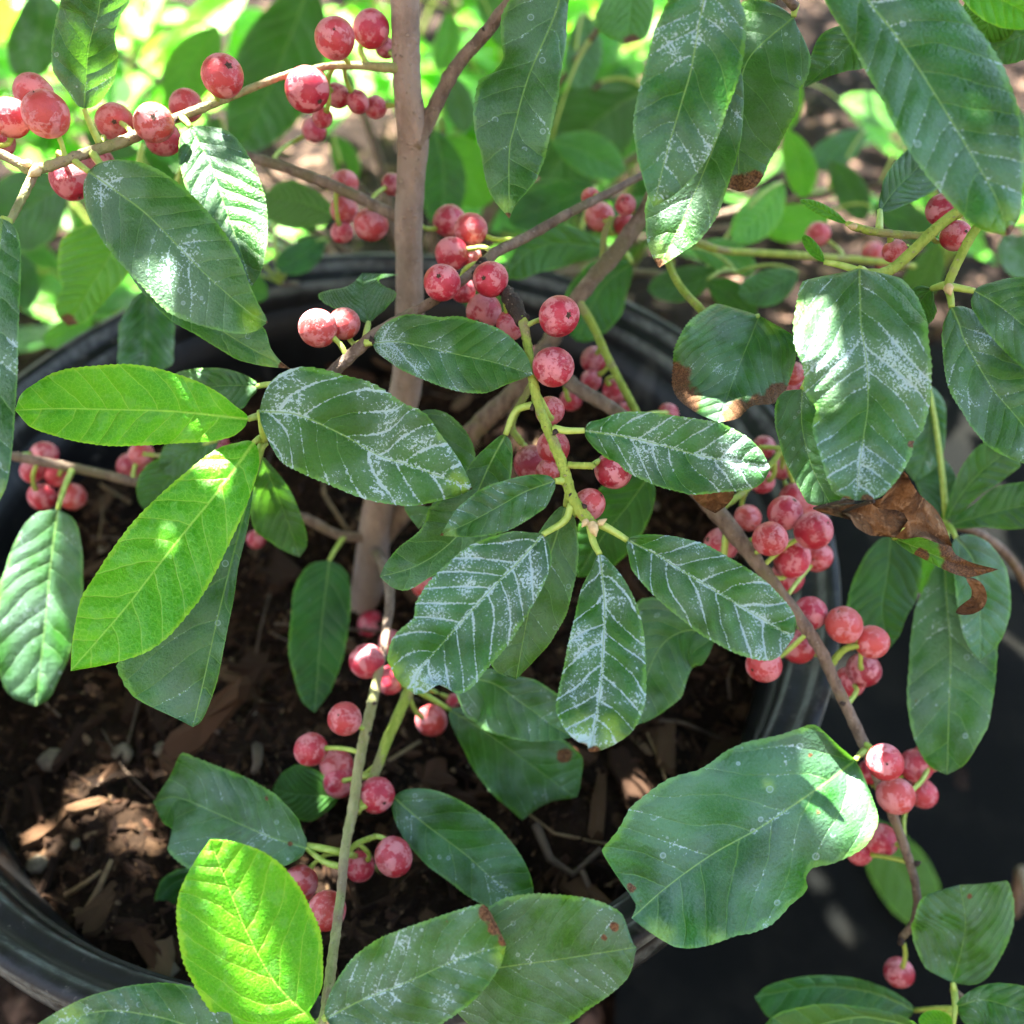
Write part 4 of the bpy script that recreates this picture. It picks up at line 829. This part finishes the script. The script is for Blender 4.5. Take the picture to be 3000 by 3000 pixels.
nl([(2765,1640),(2775,1780),(2785,1900),(2780,2080),(2775,2269)], (.258,.245), o=[(2710,1720),(2680,1800),(2665,1900),(2658,2020),(2670,2120),(2700,2210),(2740,2258),(2850,1700),(2900,1800),(2920,1900),(2916,2000),(2900,2110),(2860,2190),(2820,2245)], res=.55, olive=.2, auto=False, pt=(2775,1545,.261))
nl([(2800,1575),(2850,1640),(2870,1760),(2872,1935)], (.25,.24), o=[(2790,1640),(2800,1740),(2820,1850),(2850,1910),(2880,1580),(2920,1620),(2950,1680),(2962,1770),(2945,1850),(2910,1905)], res=.45, auto=False, pt=(2776,1538,.2615))
nl([(2690,1560),(2720,1640),(2700,1740)], (.285,.29), w=90, young=.7, olive=1, res=0, auto=False, pt=(2760,1535,.263))
nl([(2790,2878),(2815,2790),(2828,2700),(2812,2592)], (.243,.236), o=[(2766,2880),(2714,2839),(2692,2800),(2683,2776),(2674,2709),(2685,2660),(2714,2621),(2740,2575),(2775,2592),(2828,2890),(2906,2849),(2935,2800),(2952,2761),(2968,2673),(2965,2620),(2952,2580),(2915,2570),(2880,2582),(2845,2592)], res=.35, olive=.4, br=[(2838,2627,9)], tilt=.15)
nl([(2680,2960),(2560,2910),(2400,2890),(2210,2920)], (.27,.265), o=[(2647,2925),(2569,2885),(2500,2865),(2440,2859),(2370,2860),(2311,2870),(2250,2888),(2640,3000),(2500,3020),(2350,3010),(2250,2980)], res=.1, tilt=.5)
nl([(2700,3020),(2600,2990),(2480,2985),(2190,3060)], (.25,.245), o=[(2647,2978),(2580,2958),(2518,2950),(2450,2943),(2388,2945),(2290,2965),(2600,3100),(2400,3120)], res=.1, olive=.7)
nl([(2800,2950),(2880,2930),(2960,2950),(3080,2990)], (.24,.225), o=[(2815,2925),(2854,2898),(2890,2885),(2932,2880),(3000,2888),(2830,3000),(2900,3050),(3000,3070)], res=.6)
nl([(2790,3010),(2760,2990),(2690,2990)], (.238,.232), w=60, young=1, res=0, nv=8)

# ================================================================== shrubs behind the pot
def ground_at(x, y, z=0.0):
    a = CAM; dv = U(x, y, 1.0) - CAM; t = (z - a.z)/dv.z
    return a + dv*t

N2 = Plant('background_shrub', Vector((-.02, .34, 0)), 'broad leaved dark green shrub close behind the black pot')
r2 = Vector((-.02, .34, 0))
for a in ((900, -60, .42), (1760, 240, .42), (1300, 380, .39), (60, -40, .42), (200, 520, .37), (1850, -60, .33), (1800, 740, .32), (2280, 230, .42), (2440, 620, .41), (2930, 470, .37), (2160, 800, .33), (620, 560, .40), (1000, 480, .42), (300, 640, .40), (820, 830, .36)):
    e = U(*a); midp = r2.lerp(e, .5) + Vector((0, .05, .02)); 
    stem3(N2, [r2, midp, e], .0028, .0010, M_GREY)
def bl(mid, d, **k): k.setdefault('res', .15); k.setdefault('nu', 40); k.setdefault('nv', 12); k.setdefault('reach', .14); leaf(N2, mid, d, **k)
bl([(905,-40),(850,110),(780,280),(700,445)], (.41,.42), w=250, tilt=.4, shape=(.6,.6))
bl([(1890,260),(1780,330),(1680,420),(1590,540)], (.42,.43), w=270, olive=.5, tilt=.5)
bl([(1290,400),(1350,480),(1430,600)], (.41,.43), w=170, young=.6, olive=.8)
bl([(1275,380),(1300,520),(1290,670)], (.36,.37), w=130)
bl([(1775,728),(1650,712),(1560,735),(1470,815)], (.31,.30), o=[(1725,683),(1660,660),(1595,657),(1530,700),(1720,760),(1620,790),(1540,815)], olive=.6)
bl([(1745,545),(1620,600),(1490,650)], (.36,.37), w=130)
bl([(1850,770),(1760,850),(1690,1000)], (.305,.31), w=170)
bl([(110,-40),(115,80),(60,235)], (.40,.42), w=160, res=.6)
bl([(200,540),(110,590),(-30,700)], (.36,.38), w=230)
bl([(1852,-60),(1848,40),(1838,130)], (.31,.30), o=[(1780,-20),(1740,67),(1760,95),(1790,112),(1910,-20),(1916,41),(1900,100),(1870,122)], olive=1, young=.3, br=[(1850,128,26)])
bl([(2940,690),(2970,730),(3060,790)], (.33,.34), w=130, res=.6)
bl([(1560,240),(1500,330),(1420,420)], (.45,.46), w=150, olive=.5)
bl([(800,640),(720,560),(640,560)], (.36,.37), w=90, olive=1)
bl([(640,80),(560,200),(520,330)], (.46,.47), w=150, young=.4, olive=1)

r_ = random.Random(31)
for (x, y, d, L_, a) in ((1700,150,.40,230,95),(1760,330,.44,220,140),(1450,60,.47,200,60),(1300,120,.44,180,100),(1330,300,.42,190,70),(1880,620,.36,190,200),(1600,560,.38,180,170),(2280,300,.42,230,110),(2330,640,.40,220,170),(2480,560,.42,200,60),(2240,140,.40,200,80),(2960,420,.36,220,100),
                         (2880,560,.38,200,150),(2700,800,.34,200,120),(2120,760,.33,200,20),(2250,830,.32,190,160),(600,420,.42,180,120),(420,560,.40,180,60),(330,420,.42,170,200),(560,720,.36,170,160),(700,700,.38,160,30),(880,740,.36,170,150),(60,820,.38,170,80),(230,760,.40,160,110),(1000,470,.42,160,70),(1420,900,.32,150,20),(2560,330,.46,220,20),(2450,430,.44,200,150),(2330,480,.40,210,75),(2220,620,.36,230,130),(2000,820,.34,210,165),(2650,660,.40,220,30),(2820,300,.44,220,60),(1720,460,.38,230,25),(1560,420,.42,200,120),(2140,880,.32,180,40),(700,840,.35,180,20),(200,960,.36,170,150),(860,620,.40,170,40)):
    ca, sa = math.cos(R_(a)), math.sin(R_(a)); t_ = r_.random()
    bl([(x-ca*L_*.5, y-sa*L_*.5), (x+sa*12, y-ca*12), (x+ca*L_*.5, y+sa*L_*.5)], (d, d+r_.uniform(-.015, .02)), w=L_*r_.uniform(.42, .55), olive=r_.random(), young=(.7 if t_ > .7 else .25 if t_ > .45 else 0), tilt=r_.uniform(-.6, .6), nu=24, nv=8, reach=.16, pr=.0005)

def local_leaf(i, L=1.0):
    r = random.Random(900+i); nu, nv = 16, 8; V = []; y_ = []; e_ = []; uu = []
    wd = r.uniform(.34, .46); cu = r.uniform(-.5, .3); fo = r.uniform(.1, .35)
    for a in range(nu):
        t = a/(nu-1); ww = (t**.75)*((1-t)**.62)/.45*wd*.5
        for b in range(nv+1):
            v = -1+2*b/nv; yy = v*ww
            V.append((t, yy, fo*abs(yy) + cu*t*t*.5 + .02*math.sin(t*9+i)*v)); uu.append(t); y_.append(yy); e_.append(abs(v))
    n = nv+1; Fc = [(p*n+q, p*n+q+1, (p+1)*n+q+1, (p+1)*n+q) for p in range(nu-1) for q in range(nv)]
    me = mesh('leaf', V, Fc); uvl = me.uv_layers.new(name='along'); li = np.zeros(len(me.loops), int); me.loops.foreach_get('vertex_index', li)
    uvl.data.foreach_set('uv', np.c_[uu, y_][li].ravel())
    for nm, arr in (('phase', [(a_-.72*abs(b_)-1.1*b_*b_)*8 + .3*math.sin(a_*5+i) for a_, b_ in zip(uu, y_)]), ('edge', e_), ('brown', [0.0]*len(uu)), ('yellow', [0.0]*len(uu))):
        a = me.attributes.new(nm, 'FLOAT', 'POINT'); a.data.foreach_set('value', np.array(arr, np.float32))
    me.materials.append(M_LEAF); return me
LL = [local_leaf(i) for i in range(7)]

def bush(x, y, label, n_st, h, spread, L, young, olive, seed, name='background_shrub', per=9, group=None):
    r = random.Random(seed); root = Vector((x, y, disp(x, y)-.005)); p = Plant(name, root, label, 'shrub')
    for k in range(n_st):
        a = 6.283*k/n_st + r.uniform(-.4, .4); q = spread*r.uniform(.45, 1)
        top = root + Vector((math.cos(a)*q, math.sin(a)*q, h*r.uniform(.55, 1)))
        mid = root.lerp(top, .5) + Vector((-math.cos(a)*q*.15, -math.sin(a)*q*.15, h*.14))
        C = catmull([tuple(root), tuple(mid), tuple(top)], 22)
        stem3(p, [root, mid, top], .003, .0012, M_GREEN, n=14, seg=6)
        for j in range(per):
            t = int((.28+.72*j/(per-1))*21); c = Vector(C[t]); tg = (Vector(C[min(t+1, 21)])-Vector(C[max(t-1, 0)])).normalized()
            side = tg.cross(Vector((0, 0, 1))).normalized()*(1 if j % 2 else -1)
            dr = (side*r.uniform(.6, 1) + tg*r.uniform(.2, .9) + Vector((0, 0, r.uniform(-.35, .35)))).normalized()
            up = (Vector((0, 0, 1)) + Vector((r.uniform(-.5, .5), r.uniform(-.6, .3), 0))); zz = (up - dr*up.dot(dr)).normalized(); yy = zz.cross(dr)
            s = L*r.uniform(.65, 1.15)
            o = bpy.data.objects.new('leaf', r.choice(LL)); col.objects.link(o); o.parent = p.root; o.matrix_parent_inverse = Matrix.Translation(-root)
            o.matrix_basis = Matrix((dr*s, yy*s, zz*s)).transposed().to_4x4(); o.location = c
            o['residue'] = .1; o['young'] = max(0., min(1., young+r.uniform(-.35, .25))); o['olive'] = olive*r.random(); o['lines'] = .2
    return p
bush(-.56, .66, 'lime green bushy shrub rooted in the mulch beyond the small dark one', 10, .27, .20, .08, .95, .25, 1, per=10)
bush(-.30, .60, 'yellow green spreading shrub with long arching stems beside the bare trunk', 12, .27, .22, .07, 1.0, .2, 2, per=11)
bush(.04, .62, 'bright lime shrub growing in the mulch straight behind the bare trunk', 11, .26, .20, .075, .95, .3, 3, per=10)
bush(.34, 1.02, 'low lime green shrub behind the patch of sunlit bark mulch', 9, .26, .20, .08, .95, .3, 4)
bush(.86, .86, 'green shrub with narrow shoots beside the sunlit bark mulch', 7, .24, .18, .08, .6, .8, 5)
bush(-.52, .38, 'small dark green shrub with few stems near the pot wall', 6, .15, .14, .075, .15, .6, 6, per=6)
bush(.42, .52, 'slender sprawling seedling with narrow bright leaves on the ground', 5, .13, .12, .075, .8, .2, 7, per=5)
bush(-.08, .96, 'tall lime shrub at the far edge of the mulch', 10, .32, .28, .085, 1.0, .2, 8)
bush(-.22, .40, 'dark green shaded shrub between the pot and the lime shrubs', 7, .18, .15, .075, .3, .7, 9, per=7)
bush(.12, .44, 'dull green shaded shrub with broad leaves between pot and mulch', 7, .18, .14, .08, .3, .8, 10, per=6)

# a yellowed leaf on the ground cloth
fl = Plant('fallen_leaf', ground_at(2660, 2600, .02), 'yellow green fallen leaf lying on the black ground cloth', 'leaf')
leaf(fl, [(2540,2400),(2640,2560),(2740,2720)], (.50,.468), w=170, olive=1, young=.06, res=0, name='blade', auto=False, nu=30, nv=10, tilt=0, fold=.05)

# ================================================================== unseen tree added overhead to shade the pot, crown shaped to drop sun spots
E1 = SUN.cross(Vector((0, 1, 0))).normalized(); E1 = -E1 if E1.x < 0 else E1
E2 = E1.cross(SUN).normalized(); E2 = -E2 if E2.y < 0 else E2
gaps = [(U(*g[:3]), g[3]) for g in ((568,490,.21,.0035),(578,520,.21,.0025),(709,535,.206,.0032),(98,262,.206,.004),(20,330,.205,.004),(336,345,.212,.003),(450,345,.214,.003),(560,300,.216,.003),(900,240,.223,.004),(975,95,.225,.004),(830,222,.2245,.002),(60,500,.205,.003),
        (45,1660,.265,.005),(20,1740,.266,.004),(150,1850,.268,.005),(110,1910,.269,.005),(70,1975,.27,.005),(128,1530,.263,.002),(2395,950,.19,.0012),(2108,1200,.214,.003),(2440,2290,.222,.0035),(2465,2325,.223,.0055),(2510,2345,.225,.0055),(2560,2372,.227,.0055),
        (171,1380,.277,.0035),(1385,660,.23,.003),(931,945,.211,.003),(760,2870,.186,.003),(785,2810,.185,.0025),(590,1255,.206,.002))]
gaps += [(ground_at(*g, SOIL_Z), .003) for g in ((370,2415),(405,2445),(85,2400),(60,2620))]
gaps += [(ground_at(*g, .012), .0035) for g in ((1960,2825),(1935,2905),(2030,2915),(2455,2690),(2390,2575))]
gp = [(g.dot(E1), g.dot(E2), r_) for g, r_ in gaps]  # crown is left open along these sun lines, placing the sun spots

def added_shade_tree():
    root = Vector((-1.25, .75, 0)); t = tag(empty('added_shade_tree', root), 'unseen small leafy tree added over the pot to cast dappled shade', 'tree')
    class PP: pass
    p = PP(); p.root = t; p.samples = []
    O = Vector((0, 0, .32)) + SUN*.44
    stem3(p, [root, root+Vector((.03, 0, .5)), root+Vector((.02, -.02, 1.0)), root+Vector((.1, 0, 1.6))], .04, .02, M_TRUNK, 'trunk', 24, 14)
    limb = [root+Vector((.02, -.02, .95)), root+Vector((.45, -.1, 1.12)), O+Vector((-.25, .1, .16)), O+Vector((.5, .1, .12))]
    C = catmull([tuple(q) for q in limb], 30)
    for k in range(0, 30, 1):                       # keep the wood out of the chinks
        pass
    stem3(p, limb, .018, .004, M_GREY, 'limb', 24, 9)
    V = []; Fc = []; asp = .24
    CS = .003; x0, y0 = -.80, -.62; nxc, nyc = 520, 610
    cover = np.zeros((nxc, nyc), bool); gi, gj = np.meshgrid(np.arange(nxc)*CS+x0, np.arange(nyc)*CS+y0, indexing='ij')
    def mark(c1, c2, a, s):
        i0, j0, k = int((c1-x0)/CS), int((c2-y0)/CS), int(s*.55/CS)+2
        sl_ = (slice(max(i0-k, 0), max(i0+k, 0)), slice(max(j0-k, 0), max(j0+k, 0)))
        d1, d2 = gi[sl_]-c1, gj[sl_]-c2; x = d1*math.cos(a)+d2*math.sin(a); y = -d1*math.sin(a)+d2*math.cos(a)
        cover[sl_] |= (x/(s*.44))**2 + (y/(s*asp*.85))**2 < 1
    def hit(c1, c2, a, s):
        for (g1, g2, gr) in gp:
            d1, d2 = g1-c1, g2-c2
            if abs(d1) > .04 or abs(d2) > .04: continue
            x = d1*math.cos(a)+d2*math.sin(a); y = -d1*math.sin(a)+d2*math.cos(a)
            if (x/(s*.5+gr))**2 + (y/(s*asp+gr))**2 < 1: return True
        return False
    def put(c1, c2, dz, sizes):
        for s in sizes:
            a = rng.random()*6.283
            if not hit(c1, c2, a, s): break
        else: return False
        mark(c1, c2, a, s)
        n1 = (SUN + E1*rng.uniform(-.4, .4) + E2*rng.uniform(-.4, .4)).normalized()
        ex = (E1*math.cos(a)+E2*math.sin(a)); ex = (ex-n1*ex.dot(n1)).normalized(); ey = n1.cross(ex)
        c = E1*c1 + E2*c2 + SUN*(O.dot(SUN)+dz); b = len(V)
        for u in (-.5, -.28, 0, .28, .5):
            hw = asp*(1-(2*u)**2)**.7 if abs(u) < .5 else 0
            if abs(u) == .5: V.append(c+ex*s*u)
            else: V.extend([c+ex*s*u+ey*s*hw+n1*s*.05, c+ex*s*u-n1*s*.03, c+ex*s*u-ey*s*hw+n1*s*.05])
        Fc.extend([(b, b+2, b+1), (b, b+3, b+2), (b+1, b+2, b+5, b+4), (b+2, b+3, b+6, b+5), (b+4, b+5, b+8, b+7), (b+5, b+6, b+9, b+8), (b+7, b+8, b+10), (b+8, b+9, b+10)])
        return True
    st = .024
    for lay in range(3):
        for i in np.arange(-.38, .62, st):
            for j in np.arange(-.50, .12, st):
                put(i+rng.uniform(-.5, .5)*st, j+rng.uniform(-.5, .5)*st, rng.uniform(-.05, .05), (.05*rng.uniform(.8, 1.2), .035, .025))
    for k in range(4200):
        i, j = rng.uniform(-.7, .75), rng.uniform(.12, 1.15)
        if rng.random() > (.9 if j < .22 else .45 if i > .05 and j < .6 else .07): continue
        put(i, j, rng.uniform(-.08, .08), (.055*rng.uniform(.8, 1.2),))
    for rep_ in range(2):                                       # close the chinks that are not meant to let sun through
        todo = [tuple(q) for q in np.argwhere(~cover)]; rng.shuffle(todo)
        for (i, j) in todo:
            c1, c2 = i*CS+x0, j*CS+y0
            if cover[i, j] or c2 > .12 or not (-.36 < c1 < .60 and c2 > -.48): continue
            if any((g1-c1)**2+(g2-c2)**2 < (gr+.0008)**2 for g1, g2, gr in gp): continue
            put(c1, c2, rng.uniform(-.04, .04), (.03, .02, .02, .012, .012, .008, .006))
    for k in range(9):
        a = Vector(C[9+2*k]); b = a + E2*(.3 if k % 2 else -.30) + E1*.05 - SUN*.10
        if not any(hit(*(lambda q: (q.dot(E1), q.dot(E2)))(a.lerp(b, f)), 0, .012) for f in np.linspace(0, 1, 30)):
            stem3(p, [a, a.lerp(b, .5)+SUN*.01, b], .004, .0012, M_GREY, 'branch', 12, 6)
    link('crown', mesh('crown', V, Fc), t, M_CANOPY)
added_shade_tree()

# ================================================================== unseen board fence added behind the viewer to block sky light
def fence():
    M = make_simple('added_fence_board', (.05, .036, .025), (.12, .09, .065), 18, .8)
    f = tag(empty('added_sky_block_fence', (0, -.95, 0)), 'unseen tall brown board fence added across from the pots to block sky light', 'fence')
    def box(nm, x0, x1, y0, y1, z0, z1):
        V = [(x, y, z) for x in (x0, x1) for y in (y0, y1) for z in (z0, z1)]
        o = link(nm, mesh(nm, V, [(0, 1, 3, 2), (4, 6, 7, 5), (0, 4, 5, 1), (2, 3, 7, 6), (0, 2, 6, 4), (1, 5, 7, 3)], False), f, M); place(o, Vector(((x0+x1)/2, (y0+y1)/2, z0)))
    for k in range(34):
        x = -2.5 + k*.148; box('board', x, x+.138, -.97+.003*rng.random(), -.948, .02, 1.78+.03*rng.random())
    for z in (.4, 1.4): box('rail', -2.5, 2.53, -1.01, -.972, z, z+.08)
    for k in range(4): box('post', -2.4+k*1.58, -2.31+k*1.58, -1.10, -1.012, -.2, 1.8)
fence()
